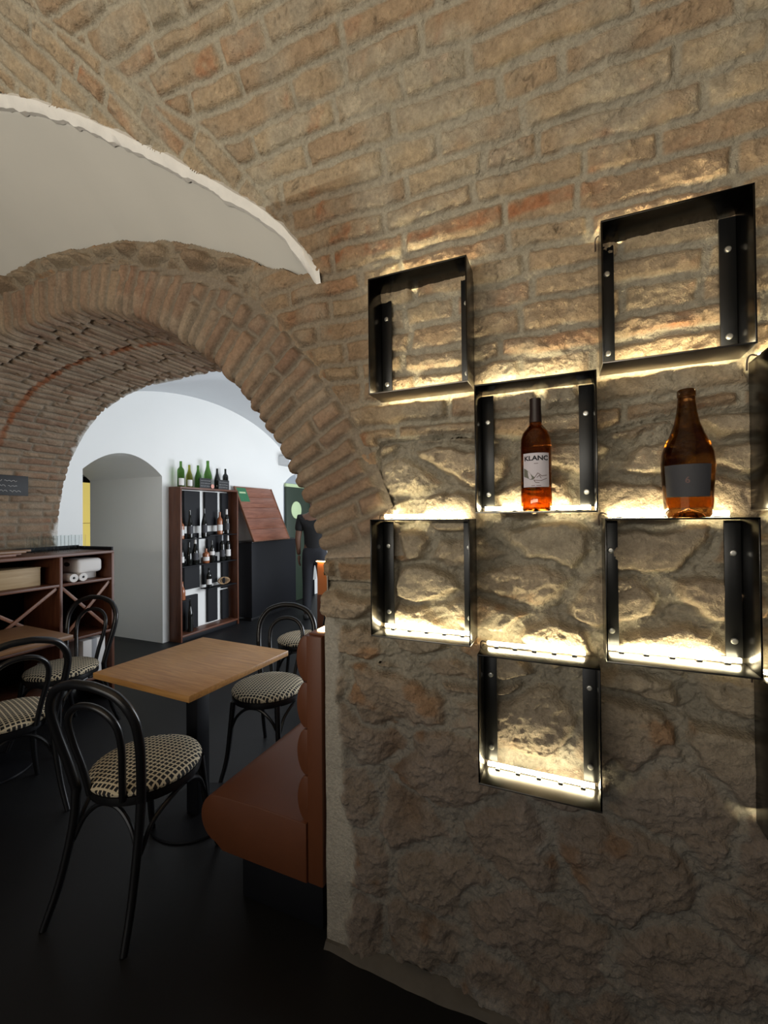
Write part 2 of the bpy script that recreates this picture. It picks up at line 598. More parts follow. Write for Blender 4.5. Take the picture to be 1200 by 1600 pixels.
def emit_sheet(P, COL, label, keep, flip, mat, owner_of, kinds, limit=280, minfaces=12):
    """P, COL per grid vertex; label, keep per face. owner_of(label, faces)-> structure key; kinds(label)-> part name"""
    nu, nv = P.shape[:2]
    Nn = sheet_normals(P, flip).reshape(-1, 3)
    idx = np.arange(nu * nv).reshape(nu, nv)
    quad = np.stack([idx[:-1, :-1], idx[1:, :-1], idx[1:, 1:], idx[:-1, 1:]], -1)
    if flip:
        quad = quad[..., ::-1]
    k = keep.ravel()
    Q = quad.reshape(-1, 4)[k]
    L = label.ravel()[k]
    Pf, Cf = P.reshape(-1, 3), COL.reshape(-1, 3)
    cen = Pf[Q].mean(1)
    order = np.argsort(L, kind='stable')
    Q, L, cen = Q[order], L[order], cen[order]
    uniq, start, cnt = np.unique(L, return_index=True, return_counts=True)
    base = {}
    pieces = {}
    for u, s, c in zip(uniq, start, cnt):
        q, ce = Q[s:s + c], cen[s:s + c]
        if u < 0 or c < minfaces:
            ow = owner_of(ce, True)
            for key in set(ow.tolist()):
                base.setdefault(key, []).append(q[ow == key])
        else:
            key = owner_of(ce.mean(0, keepdims=True), False)[0]
            mid = ce.mean(0)
            dist2 = (mid[0] ** 2 + mid[1] ** 2 + (mid[2] - CAM_H) ** 2)
            fw = mid[0] * fwd.x + mid[1] * fwd.y
            sx = (mid[0] * rt.x + mid[1] * rt.y) / max(fw, 1e-3)
            sz = (mid[2] - CAM_H) / max(fw, 1e-3)
            vis = fw > 0 and abs(sx) < 0.97 and abs(sz) < 1.3
            a = np.linalg.norm(Pf[q[:, 0]] - Pf[q[:, 2]], axis=1)
            pieces.setdefault(key, []).append(((a * a).sum() / dist2 * (1 if vis else 0.02), u, q))
    for key, lst in base.items():
        sheet_part(key, np.vstack(lst), Pf, Nn, Cf, mat, 'base')
    for key, lst in pieces.items():
        lst.sort(key=lambda t: -t[0])
        room = limit - COUNT.get(key, 0)
        for w, u, q in lst[:room]:
            nm = kinds(u)
            me = sheet_mesh(nm, q, Pf, Nn, Cf, mat, 0.016)
            link(nm, me, None, ST[key])
            COUNT[key] = COUNT.get(key, 0) + 1
        rest = [q for w, u, q in lst[room:]]
        if rest:
            sheet_part(key, np.vstack(rest), Pf, Nn, Cf, mat, 'stuff')


ST = {}
COUNT = {}


def sheet_part(key, q, Pf, Nn, Cf, mat, role):
    me = sheet_mesh(key, q, Pf, Nn, Cf, mat)
    if role == 'base':
        if key in ST and ST[key].type == 'EMPTY':
            link('mortar', me, None, ST[key])
        else:
            if key in ST:
                link('mortar', me, None, ST[key])
            else:
                ST[key] = link(key, me, None)
                ST[key]['kind'] = 'structure'
    else:
        o = link('small_bricks', me, None, ST[key])
        o['kind'] = 'stuff'


# arch opening: right half a circle about (AX, AZ), left half a squarer curve
AX, AZ, AR = -2.315, 0.85, 1.625
XJ = -0.762            # right jamb
ZJ = AZ + math.sqrt(AR ** 2 - (XJ - AX) ** 2)
DEPTH = 0.92


def r_int(x, z):
    """intrados radius in the direction of (x, z)"""
    dx, dz = x - AX, z - AZ
    rr = np.hypot(dx, dz) + 1e-9
    c, s = np.abs(dx) / rr, np.abs(dz) / rr
    n = 2.9
    rl = AR / (c ** n + s ** n) ** (1 / n)
    w = sst(0, 0.25, -dx / rr)
    return np.where(dx > 0, AR, lerp(AR, rl, w))


# lunette curves measured on the vault: lower edge of the bare brick above the plaster, and its groin
EX = np.array([-4.6, -3.9, -3.3, -2.6, -2.3, -1.862, -1.737, -1.617, -1.505, -1.393, -1.28, -1.169, -1.08, -0.991, -0.925, -0.862, -0.801, -0.760])
ES = np.array([2.45, 2.82, 3.10, 3.29, 3.27, 3.124, 3.067, 3.006, 2.935, 2.863, 2.79, 2.711, 2.646, 2.582, 2.528, 2.464, 2.383, 2.320])
GX = np.array([-4.6, -3.3, -2.6, -1.65, -1.414, -1.318, -1.235, -1.073, -0.938, -0.87, -0.79])
GS = np.array([2.8, 3.4, 3.55, 3.32, 3.098, 2.993, 2.915, 2.789, 2.60, 2.49, 2.36])
WX = np.array([-4.6, -3.9, -3.4, -2.95, -2.45, -2.169, -1.8, -1.457, -1.187, -0.976, -0.838, -0.760])
WS = np.array([2.30, 2.42, 2.62, 2.74, 2.775, 2.755, 2.71, 2.612, 2.502, 2.385, 2.318, 2.310])


def barrel(s):
    th = np.maximum(0, (s - ZS) / RB)
    y = YW - RB * (1 - np.cos(th))
    z = np.where(s > ZS, ZS + RB * np.sin(th), s)
    return y, z, th


def wall_sheet():
    xs = np.concatenate([np.arange(-4.2, -2.8, 0.016), np.arange(-2.8, XJ - 0.001, 0.007), np.arange(XJ, 0.98, 0.0045)])
    ss = np.concatenate([np.arange(-0.02, 0.2, 0.008), np.arange(0.2, 2.7, 0.0045), np.arange(2.7, 3.75, 0.006)])
    X, S = np.meshgrid(xs, ss, indexing='ij')
    wl = np.interp(xs, WX, WS)[:, None] + 0.012 * fbm(X, S, 0.09, 3, 90)
    el = np.interp(xs, EX, ES)[:, None] + 0.006 * fbm(X, S, 0.05, 3, 91)
    gl = np.interp(xs, GX, GS)[:, None]
    yb, zb, th = barrel(S)
    low = (X < -0.76) & (S < 0.5 * (wl + el))
    blend = np.where(low, sst(-1.05, -0.76, X), 1.0)
    Y = lerp(YW, yb, blend)
    Z = lerp(S, zb, blend)
    TH = th * blend
    NX, NY, NZ = 0 * X, -np.cos(TH), -np.sin(TH)

    big = fbm(X, S, 0.35, 3, 11)
    med = fbm(X, S, 0.09, 4, 12)
    fine = fbm(X, S, 0.030, 4, 13, 0.6)
    strat = fbm(X, S * 2.6, 0.060, 4, 14, 0.6)
    ridge = 1 - np.abs(fbm(X, S * 1.7, 0.055, 4, 15, 0.55)) * 2

    # zones
    zb_line = 1.70 + 0.035 * fbm(X, S, 0.3, 2, 20) + 0.06 * sst(0.3, 0.7, X)
    pier = np.minimum(-0.565 + 0.03 * fbm(X, S, 0.12, 2, 21) - X, S - 1.24)
    bsd = np.maximum(S - zb_line, pier)
    crown = -1.10 + 0.06 * fbm(X, S, 0.12, 2, 42) - X
    bsd = np.where(low, np.minimum(bsd, -crown), bsd)
    # brick courses, slightly climbing to the left
    Ub, Vb = X, S + 0.030 * (X - 0.2) * sst(2.0, 2.8, S)
    idb, db = brick_cells(Ub, Vb, 0.265, 0.0735, 40, warp=0.011)
    # lunette strip: short bricks set across the groin
    strip = (S > el) & (S < gl) & (X < -0.79)
    ids, ds = brick_cells(S * 0.8 - X * 0.6 + 3, X * 0.75 + S * 0.55, 0.16, 0.066, 60, warp=0.008)
    gd = np.abs(S - gl) * 0.75
    idb = np.where(strip, ids + 5_000_000, idb)
    db = np.where(strip, ds, db)
    db = np.minimum(db, np.where(X < -0.79, gd, 9))
    # rubble
    ida, da, f1a = stone_cells(X, S, 0.25, 0.120, 70, 0.05)
    idk, dk_, fk = stone_cells(X, S, 0.17, 0.085, 79, 0.05)
    ida, da = np.where(X < -1.0, idk + 7_000_000, ida), np.where(X < -1.0, dk_, da)
    idc, dc, f1c = stone_cells(X, S, 0.30, 0.20, 75, 0.09)
    lowz = S < 0.98 + 0.05 * fbm(X, S, 0.25, 2, 22)
    ido = np.where(lowz, idc + 3_000_000, ida)
    do = np.where(lowz, dc, da)
    zone_d = np.abs(S - (0.98 + 0.05 * fbm(X, S, 0.25, 2, 22)))
    do = np.minimum(do, np.maximum(zone_d, 0))
    isb = bsd > 0
    d = np.where(isb, np.minimum(db, bsd), np.minimum(do, -bsd))
    cid = np.where(isb, idb + 10_000_000, ido)
    # plaster coat by the jamb corner
    psd = np.minimum(-0.705 + 0.035 * sst(0.85, 0.5, S) + 0.050 * fbm(X, S, 0.16, 4, 23, 0.6) - X, 1.10 - S + 0.05 * fbm(X, S, 0.1, 2, 24))
    pl = sst(-0.012, 0.02, psd)

    jb = 0.0062 + 0.0028 * fbm(X, S, 0.2, 2, 25)
    js = 0.008 + 0.004 * fbm(X, S, 0.2, 2, 26)
    jn = np.where(isb, jb, js)
    c1, c2 = hsh(cid, cid * 0 + 1, 3), hsh(cid, cid * 0 + 2, 3)
    c3 = hsh(cid, cid * 0 + 3, 3)
    # heights
    smear = sst(-0.05, 0.55, fbm(X, S, 0.16, 3, 27)) * sst(-0.75, -0.35, X)
    hb_raise = ((0.0105 + 0.010 * (c1 - 0.5)) * sst(0, 0.012, d - jb) + 0.004 * np.sqrt(np.clip(d / 0.03, 0, 1))) * (1 - 0.5 * smear)
    pit = sst(0.30, 0.55, fbm(X, S, 0.045, 3, 28)) * 0.006
    crumb = fbm(X, S, 0.016, 3, 16, 0.65)
    crack = sst(0.035, 0.0, np.abs(fbm(X, S, 0.06, 4, 39))) * sst(0.1, 0.4, fbm(X, S, 0.09, 3, 41))
    hb = hb_raise - 0.004 * crack + 0.0036 * med + 0.0036 * strat + 0.0036 * fine + 0.0040 * crumb - pit * (d > jb)
    rough_mid = sst(0.55, 1.15, S)
    dome = np.minimum(d, 0.05) / 0.05
    fill = sst(-0.15, 0.45, fbm(X, S, 0.25, 3, 38)) * (1 - 0.6 * rough_mid)
    hs_raise = ((0.016 + 0.020 * (c1 - 0.4)) * sst(0, lerp(0.024, 0.014, rough_mid), d - js) + 0.012 * np.sqrt(np.clip(dome, 0, 1))) * (1 - 0.5 * fill)
    hs = hs_raise * lerp(0.85, 1.9, rough_mid) + lerp(0.0115, 0.016, rough_mid) * med + lerp(0.0060, 0.0100, rough_mid) * strat + 0.0070 * fine + 0.0060 * crumb + lerp(0.004, 0.008, rough_mid) * ridge + 0.012 * big
    hs = hs - lerp(0.012, 0.032, rough_mid) * (1 - 0.75 * sst(-0.85, -1.1, X))
    h = np.where(isb, hb, hs)
    h = lerp(h, hs, 0.35 * sst(0.35, 0.0, bsd) * isb * (S < 2.1))
    mort_noise = 0.0035 * fbm(X, S, 0.05, 3, 29) + 0.0012 * fine
    h = np.where(d < jn, np.minimum(h, 0.004) + mort_noise, h)
    hp = 0.006 + 0.004 * fbm(X, S, 0.15, 3, 30) + 0.0007 * fine
    h = lerp(h, hp, pl)
    # hollow bitten out of the lower rubble
    hol = np.exp(-(((X + 0.515) / 0.050) ** 2 + ((S - 0.68) / 0.12) ** 2)) + 0.7 * np.exp(-(((X + 0.455) / 0.05) ** 2 + ((S - 0.52) / 0.06) ** 2))
    h = h - 0.045 * hol * (1 - pl)
    # keep the stones behind the feet of the steel frames
    inframe = (X > -0.56) & (S > 0.70) & (S < 2.22)
    lim = 0.021
    h = np.where(inframe, np.where(h > lim, lim + (h - lim) * 0.25, h), h)
    rho = np.hypot(X - AX, Z - AZ) - r_int(X, Z)
    near_ring = (Z > ZJ - 0.05) & (X < -0.55) & low | ((X >= -0.76) & (X < -0.3) & (Z > ZJ))
    ru = sst(0.035, 0.005, rho - (0.195 + 0.075 * sst(-1.7, -1.15, X)))
    h = np.where(near_ring, lerp(h, np.minimum(h, 0.0) - 0.010, ru), h)
    h = np.where(low, lerp(h, 0.004 + 0.004 * med, sst(0.055, 0.005, wl - S)), h)
    P = np.stack([X + NX * h, Y + NY * h, Z + NZ * h], -1)

    # albedo
    t = sst(0, 0.008, d - jn)
    mort = np.stack([0.40 + 0 * X, 0.355 + 0 * X, 0.27 + 0 * X], -1) * (1 + 0.13 * med + 0.10 * big)[..., None]
    bA = np.array([0.44, 0.345, 0.225])
    bB = np.array([0.37, 0.262, 0.165])
    red = np.array([0.40, 0.165, 0.075])
    bc = lerp(bA, bB, c2[..., None])
    rmask = sst(0.72, 0.95, c3) * 0.40 + sst(0.38, 0.62, fbm(X, S, 0.10, 4, 33)) * 0.65
    streak = sst(0.026, 0.010, np.abs(S - 2.325 - 0.008 * fbm(X, S, 0.15, 2, 43))) * sst(-0.76, -0.70, X) * sst(0.16, 0.0, X)
    raw = streak * (0.75 + 0.5 * fbm(X, S, 0.07, 3, 44)) + 0.9 * np.exp(-(((X - 0.265) / 0.07) ** 2 + ((S - 1.935) / 0.014) ** 2))
    rmask = np.clip(rmask + 1.2 * raw, 0, 0.85) * (0.4 + 0.6 * sst(-0.2, 0.4, fbm(X, S, 0.04, 3, 34)))
    bc = lerp(bc, red, rmask[..., None])
    wash = sst(-0.25, 0.5, fbm(X, S, 0.13, 4, 35))
    bc = lerp(bc, mort * 1.0, (0.72 * wash * (1 - np.clip(raw, 0, 1)))[..., None])
    crack = sst(0.035, 0.0, np.abs(fbm(X, S, 0.06, 4, 39))) * sst(0.1, 0.4, fbm(X, S, 0.09, 3, 41))
    bc = bc * (1 + 0.22 * fine + 0.10 * crumb + 0.08 * med - 0.45 * crack)[..., None]
    sA = np.array([0.46, 0.395, 0.285])
    sB = np.array([0.36, 0.275, 0.19])
    sc = lerp(sA, sB, (c2 * 0.7 + 0.3 * sst(-.3, .4, big))[..., None])
    oran = sst(0.34, 0.60, fbm(X, S * 1.3, 0.13, 4, 36))
    grey = sst(1.15, 0.65, S)  # lower rubble greyer, and darkened to stand in for dimmer light below the frames
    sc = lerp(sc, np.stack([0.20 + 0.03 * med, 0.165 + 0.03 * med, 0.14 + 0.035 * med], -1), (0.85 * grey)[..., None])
    sc = lerp(sc, np.array([0.46, 0.22, 0.08]) * lerp(1.0, 0.45, grey)[..., None], (0.5 * oran)[..., None])
    pale = sst(0.25, 0.6, fbm(X, S, 0.20, 4, 37)) * grey
    sc = lerp(sc, np.array([0.36, 0.35, 0.32]), (0.65 * pale)[..., None])
    sc = sc * (1 + 0.20 * fine + 0.10 * strat)[..., None]
    sc = lerp(sc, np.array([0.15, 0.085, 0.045]), (0.6 * np.clip(hol, 0, 1))[..., None])  # hollow turned browner, with its shade deepened in the colour
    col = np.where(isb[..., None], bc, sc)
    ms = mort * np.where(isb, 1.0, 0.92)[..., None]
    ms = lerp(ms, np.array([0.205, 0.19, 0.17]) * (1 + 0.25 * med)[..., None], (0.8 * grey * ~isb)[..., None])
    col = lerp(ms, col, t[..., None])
    plc = np.array([0.42, 0.39, 0.33]) * (1 + 0.12 * med + 0.1 * big)[..., None]
    col = lerp(col, plc, pl[..., None])
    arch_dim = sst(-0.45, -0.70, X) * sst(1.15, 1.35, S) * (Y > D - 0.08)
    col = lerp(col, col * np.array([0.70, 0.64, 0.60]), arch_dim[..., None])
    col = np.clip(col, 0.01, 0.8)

    def fc(A):
        return 0.25 * (A[:-1, :-1] + A[1:, :-1] + A[1:, 1:] + A[:-1, 1:])
    lab = np.where((d > jn) & (pl < 0.5), cid, -1)[:-1, :-1]
    fX, fS, fZ = fc(X), fc(S), fc(Z)
    fwl, fel = fc(wl + 0 * X), fc(el + 0 * X)
    frho = fc(rho)
    keep = np.ones(fX.shape, bool)
    keep &= ~((fX < -0.772) & (fS > fwl) & (fS < fel))
    inside = (fX < XJ) & (fZ < ZJ)
    ring = (frho < (0.130 + 0.075 * sst(-1.7, -1.15, fX))) & (fZ - AZ > (ZJ - AZ) / (XJ - AX) * (fX - AX) - 0.004) & (fX < -0.40) & (fS < fwl)
    keep &= ~inside & ~ring

    def owner(ce, is_base):
        # the vault is the ceiling, everything under it the wall
        lo = (ce[:, 2] < 2.20) | ((ce[:, 1] > D - 0.03))
        return np.where(lo, 'wall_right', 'ceiling')
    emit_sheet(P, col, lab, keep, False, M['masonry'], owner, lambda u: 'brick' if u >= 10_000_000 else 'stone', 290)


def arch_sheet():
    # intrados profile from the foot of the right jamb over the arch to the foot of the left jamb
    pts = [(XJ, z) for z in np.arange(0.0, ZJ, 0.05)]
    for a in np.arange(math.asin((ZJ - AZ) / AR), PI + 0.0001, 0.01):
        c, s = math.cos(a), math.sin(a)
        r = float(r_int(np.array([AX + c]), np.array([AZ + s]))[0])
        pts.append((AX + c * r, AZ + s * r))
    pts += [(AX - AR, z) for z in np.arange(AZ - 0.03, -0.01, -0.03)]
    pts = np.array(pts)
    L = np.concatenate([[0], np.cumsum(np.hypot(*np.diff(pts, axis=0).T))])
    ztot = L[-1]
    aj = float(np.interp(ZJ, pts[:30, 1], L[:30]))
    a = np.concatenate([np.arange(0, aj - 0.02, 0.03), np.arange(aj - 0.02, ztot - 1.6, 0.0062), np.arange(ztot - 1.6, ztot - 0.5, 0.011), np.arange(ztot - 0.5, ztot, 0.02)])
    cx, cz = np.interp(a, L, pts[:, 0]), np.interp(a, L, pts[:, 1])
    k = 9
    ker = np.ones(k) / k
    px, pz = np.pad(cx, k // 2, mode='edge'), np.pad(cz, k // 2, mode='edge')
    sx, sz = np.convolve(px, ker, 'valid'), np.convolve(pz, ker, 'valid')
    tx, tz = np.gradient(sx), np.gradient(sz)
    ln = np.hypot(tx, tz)
    nx, nz = tz / ln, -tx / ln      # outward from the opening
    nx, nz = nx, nz
    t = np.concatenate([np.arange(-DEPTH, -0.12, 0.011), np.arange(-0.12, 0.298, 0.007)])
    A, T = np.meshgrid(a, t, indexing='ij')
    rr = 0.014
    q = (T + np.sqrt(T * T + rr * rr)) / 2
    yy = (-T + np.sqrt(T * T + rr * rr)) / 2
    w = (1 + T / np.sqrt(T * T + rr * rr)) / 2
    nn = np.hypot(1 - w, w)
    n_n, n_y = -(1 - w) / nn, -w / nn
    # bricks: voussoirs turn the corner, then stretchers along the depth of the soffit
    V = A + 0.006 * fbm(A, T, 0.12, 2, 102)
    ch = 0.061
    hi = sst(aj + 0.9, aj + 0.2, A)
    row = np.floor(V / ch).astype(np.int64)
    ej = lambda r: (r + 0.14 * (hsh(r, r * 0 + 2, 101) * 2 - 1)) * ch
    row = np.where(V < ej(row), row - 1, np.where(V >= ej(row + 1), row + 1, row))
    dv = np.minimum(V - ej(row), ej(row + 1) - V)
    b0 = np.where(hsh(row, row * 0 + 4, 101) < 0.5, -0.10, -0.17) + 0.03 * (hsh(row, row * 0 + 5, 101) - 0.5)
    split = np.where((hsh(row, row * 0 + 6, 101) < 0.45) & (cx[:, None] > -1.5), 0.14 + 0.04 * hsh(row, row * 0 + 7, 101), 9.0)
    Tw = T + 0.008 * fbm(A, T, 0.05, 2, 103)
    face = Tw > b0
    bl = 0.235
    kk = np.floor((b0 - Tw) / bl).astype(np.int64)
    du_s = np.minimum((b0 - Tw) - kk * bl, (kk + 1) * bl - (b0 - Tw))
    col_i = np.where(face, np.where(Tw > split, 50, 51), kk)
    outer = 0.195 + 0.075 * sst(-1.7, -1.15, cx)[:, None] + 0.03 * (hsh(row, row * 0 + 8, 101) - 0.5)
    du_f = np.minimum(np.minimum(np.abs(Tw - b0), np.abs(Tw - split)), outer - Tw)
    du = np.where(face, du_f, du_s)
    d = np.minimum(du, dv)
    cid = (row + 500) * 100 + col_i
    jn = np.where(face, 0.0062, 0.0045) + 0.002 * fbm(A, T, 0.2, 2, 104)
    c1, c2, c3 = hsh(cid, cid * 0 + 1, 5), hsh(cid, cid * 0 + 2, 5), hsh(cid, cid * 0 + 3, 5)
    med, fine, big = fbm(A, T, 0.09, 4, 105), fbm(A, T, 0.03, 4, 106, 0.6), fbm(A, T, 0.4, 3, 107)
    plj = sst(aj + 0.02, aj - 0.05, A)      # plastered right jamb
    h = (0.012 + 0.014 * (c1 - 0.5)) * sst(0, 0.010, d - jn) + 0.008 * np.sqrt(np.clip(d / 0.026, 0, 1)) + 0.004 * med + 0.0035 * fine
    h = np.where(d < jn, 0.0015 * fine + 0.002 * med, h)
    h = np.where(face, h, h * 0.62)
    h = np.where(T > outer, -0.004 + 0.006 * fine, h)
    pit = sst(0.30, 0.5, fbm(A, T * 0.6, 0.05, 3, 108)) * 0.008
    h = h - pit * (d > jn)
    h = lerp(h, 0.006 + 0.003 * med, plj)
    # ragged white plaster of the back room laps over the far edge
    lap = (-DEPTH + 0.005 + 0.06 * fbm(A, T, 0.10, 4, 109)) - T
    lapm = sst(-0.006, 0.01, lap)
    h = lerp(h, 0.016 + 0.006 * med + 0.004 * fine, lapm)
    X = cx[:, None] + nx[:, None] * q + nx[:, None] * n_n * h
    Z = cz[:, None] + nz[:, None] * q + nz[:, None] * n_n * h
    Y = YW + 0.004 + yy + n_y * h
    P = np.stack([X, Y, Z], -1)
    tt = sst(0, 0.008, d - jn)
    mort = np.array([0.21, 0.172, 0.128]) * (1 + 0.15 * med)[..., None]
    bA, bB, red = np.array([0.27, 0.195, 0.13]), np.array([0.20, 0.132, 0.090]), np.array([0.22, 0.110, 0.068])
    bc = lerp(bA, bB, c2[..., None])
    rm = sst(0.75, 0.95, c3) * 0.3 + sst(0.38, 0.65, fbm(A, T, 0.12, 4, 110)) * 0.45
    bc = lerp(bc, red, np.clip(rm, 0, 0.7)[..., None])
    bc = lerp(bc, np.array([0.29, 0.24, 0.175]), (0.5 * sst(-0.1, 0.5, fbm(A, T, 0.15, 4, 111)))[..., None])
    bc = bc * (1 + 0.22 * fine + 0.1 * med)[..., None]
    col = lerp(mort, bc, tt[..., None])
    rust = sst(0.024, 0.010, np.abs(T + 0.42 + 0.012 * fbm(A, T, 0.08, 3, 112))) * sst(-0.35, 0.1, fbm(A, T, 0.09, 3, 113) + 0.25)
    rust = rust * sst(aj + 1.5, aj + 1.9, A) * sst(aj + 3.8, aj + 3.4, A)
    col = lerp(col, np.array([0.22, 0.070, 0.025]), (0.85 * rust)[..., None])
    col = lerp(col, np.array([0.62, 0.61, 0.58]), lapm[..., None])
    col = lerp(col, np.array([0.42, 0.39, 0.33]) * (1 + 0.1 * med)[..., None], plj[..., None])
    col = np.clip(col, 0.01, 0.8)
    fA, fT = A[:-1, :-1], T[:-1, :-1]
    lab = np.where((d > jn) & (plj < 0.5) & (lapm < 0.5), cid, -1)[:-1, :-1]
    keep = ~((fA < aj - 0.012) & (fT > 0.0)) & ~((fT > (0.222 + 0.075 * sst(-1.7, -1.15, cx[:-1, None]))))
    emit_sheet(P, col, lab, keep, True, M['soffit'], lambda ce, b: np.array(['trim_1'] * len(ce)), lambda u: 'brick', 295)


ST['ceiling'] = None
del ST['ceiling']
wall_sheet()
arch_sheet()
for k_, lb in (('wall_right', 'rough brick and rubble stone wall behind the steel frames'),
               ('ceiling', 'brick barrel vault over the front room'),
               ('trim_1', 'brick arch with exposed soffit leading to the back room')):
    ST[k_]['label'] = lb

# rest of the vault above and behind the camera, plain mortar-washed brick
bm = bmesh.new()
prev = None
for i in range(25):
    s_ = 3.742 + (RB * PI - (3.742 - ZS)) * i / 24
    th_ = (s_ - ZS) / RB
    y_, z_ = YW - RB * (1 - math.cos(th_)), ZS + RB * math.sin(th_)
    cur = [bm.verts.new((-4.6, y_, z_)), bm.verts.new((1.6, y_, z_))]
    if prev:
        bm.faces.new((prev[0], prev[1], cur[1], cur[0]))
    prev = cur
M['far_vault'] = simple('far_vault', (0.38, 0.30, 0.21), 0.9, noise=0.2, nscale=6, bump=0.4)
put('vault_crown', bm, M['far_vault'], ST['ceiling'])
# the wall goes on past the last modelled stones
box('wall_end', 0.97, 1.7, YW - 0.004, YW + 0.3, -0.02, 2.5, M['far_vault'], ST['wall_right'], 0.0)

# white plastered lunette between the wall arch and the groin
bm = bmesh.new()
xs_ = np.concatenate([np.arange(-4.3, -1.9, 0.05), np.arange(-1.9, -0.765, 0.012)])
ncol = 10
cols = []
for x in xs_:
    e_, w_ = float(np.interp(x, EX, ES)), float(np.interp(x, WX, WS))
    ye, ze, _ = barrel(np.array([e_ - 0.004]))
    a_ = Vector((x, float(ye[0]) - 0.006, float(ze[0]) - 0.012))
    b_ = Vector((x, YW + 0.050, w_ - 0.030))
    row_ = []
    for j in range(ncol + 1):
        f_ = j / ncol
        p = a_.lerp(b_, f_)
        p.z += 0.01 * math.sin(PI * f_) * min(1, (-0.76 - x) * 3)
        row_.append(bm.verts.new(p))
    cols.append(row_)
for A_, B_ in zip(cols, cols[1:]):
    for j in range(ncol):
        bm.faces.new((A_[j], B_[j], B_[j + 1], A_[j + 1]))
lun = put('trim_2', bm, M['plaster'])
tag(lun, 'smooth white plastered lunette above the brick arch', kind='structure')
sol = lun.modifiers.new('thickness', 'SOLIDIFY')
sol.thickness = 0.012
sol.offset = 1
# its broken edge along the bare vault, coloured paler to look lit
bm = bmesh.new()
rng = random.Random(3)
prev = None
xs2 = np.concatenate([np.arange(-4.3, -1.9, 0.04), np.arange(-1.9, -0.74, 0.009)])
nz_ = fbm(xs2, xs2 * 0, 0.06, 3, 401)
nz2 = fbm(xs2, xs2 * 0 + 4, 0.03, 3, 402)
for i, x in enumerate(xs2):
    e_ = float(np.interp(x, EX, ES))
    ye, ze, th_ = barrel(np.array([e_ + 0.012 + 0.007 * nz_[i]]))
    wdt = 0.042 + 0.012 * nz2[i] + 0.030 * max(0, 1 - (-0.76 - x) / 0.12 if x < -0.76 else 1)
    nrm = Vector((0.25, -math.cos(th_[0]), -math.sin(th_[0]))).normalized()
    c0 = Vector((x, float(ye[0]), float(ze[0])))
    yd, zd, _ = barrel(np.array([e_ - wdt]))
    c2_ = Vector((x, float(yd[0]), float(zd[0]))) + Vector((0, 0.004, -0.008))
    mid = (c0 + c2_) / 2 + nrm * (0.020 + 0.006 * nz_[i])
    mid2 = c0.lerp(c2_, 0.2) + nrm * (0.016 + 0.005 * nz2[i])
    mid3 = c0.lerp(c2_, 0.85) + nrm * (0.017 + 0.005 * nz2[i])
    cur = [bm.verts.new(p) for p in (c0 + Vector((0, 0.012, 0.012)), mid2, mid, mid3, c2_)]
    if prev:
        for j in range(4):
            bm.faces.new((prev[j], prev[j + 1], cur[j + 1], cur[j]))
    prev = cur
put('plaster_edge', bm, M['plaster_lip_lit'], lun)

# ------------------------------------------------------------------ floor and back room shell
o = box('floor', -9, 3, -3.5, 10.5, -0.1, 0.0, M['floor'], None, 0)
o['kind'] = 'structure'
XB = -4.32
YF = D + DEPTH + 0.01


def wall_with_arch(name, axis_x, thick, y0, y1, z1, openings, mat):
    """wall in the plane x = axis_x seen from +x; openings (ya, yb, spring, apex)"""
    me_o = None
    bm = bmesh.new()
    ys = sorted({y0, y1} | {v for op in openings for v in np.linspace(op[0], op[1], 25)} | set(np.arange(y0 + 0.2, y1, 0.25)))

    def open_at(y):
        for ya, yb, sp_, ap in openings:
            if ya - 1e-6 <= y <= yb + 1e-6:
                u = (y - (ya + yb) / 2) / ((yb - ya) / 2)
                return sp_ + (ap - sp_) * (1 - u * u)
        return None
    for ya, yb in zip(ys, ys[1:]):
        mid = (ya + yb) / 2
        if open_at(mid) is not None:
            za, zb = open_at(ya), open_at(yb)
        else:
            za = zb = 0.0
        f = [bm.verts.new((axis_x, ya, za)), bm.verts.new((axis_x, yb, zb)), bm.verts.new((axis_x, yb, z1)), bm.verts.new((axis_x, ya, z1))]
        bm.faces.new(f)
        if open_at(mid) is not None:
            g = [bm.verts.new((axis_x, ya, za)), bm.verts.new((axis_x - thick, ya, za)), bm.verts.new((axis_x - thick, yb, zb)), bm.verts.new((axis_x, yb, zb))]
            bm.faces.new(g)
    for ya, yb, sp_, ap in openings:
        for y in (ya, yb):
            bm.faces.new([bm.verts.new(p) for p in ((axis_x, y, 0), (axis_x - thick, y, 0), (axis_x - thick, y, sp_), (axis_x, y, sp_))])
    bmesh.ops.remove_doubles(bm, verts=bm.verts, dist=1e-5)
    bmesh.ops.recalc_face_normals(bm, faces=bm.faces)
    return put(name, bm, mat, None, False)


wb_ = wall_with_arch('wall_back', XB, 1.30, YF - 0.3, 10.0, 3.6, [(2.655, 3.545, 1.955, 2.165)], M['backwhite'])
tag(wb_, 'white plastered back room wall with a deep arched niche', kind='structure')
DY0, DY1 = 5.88, 6.76
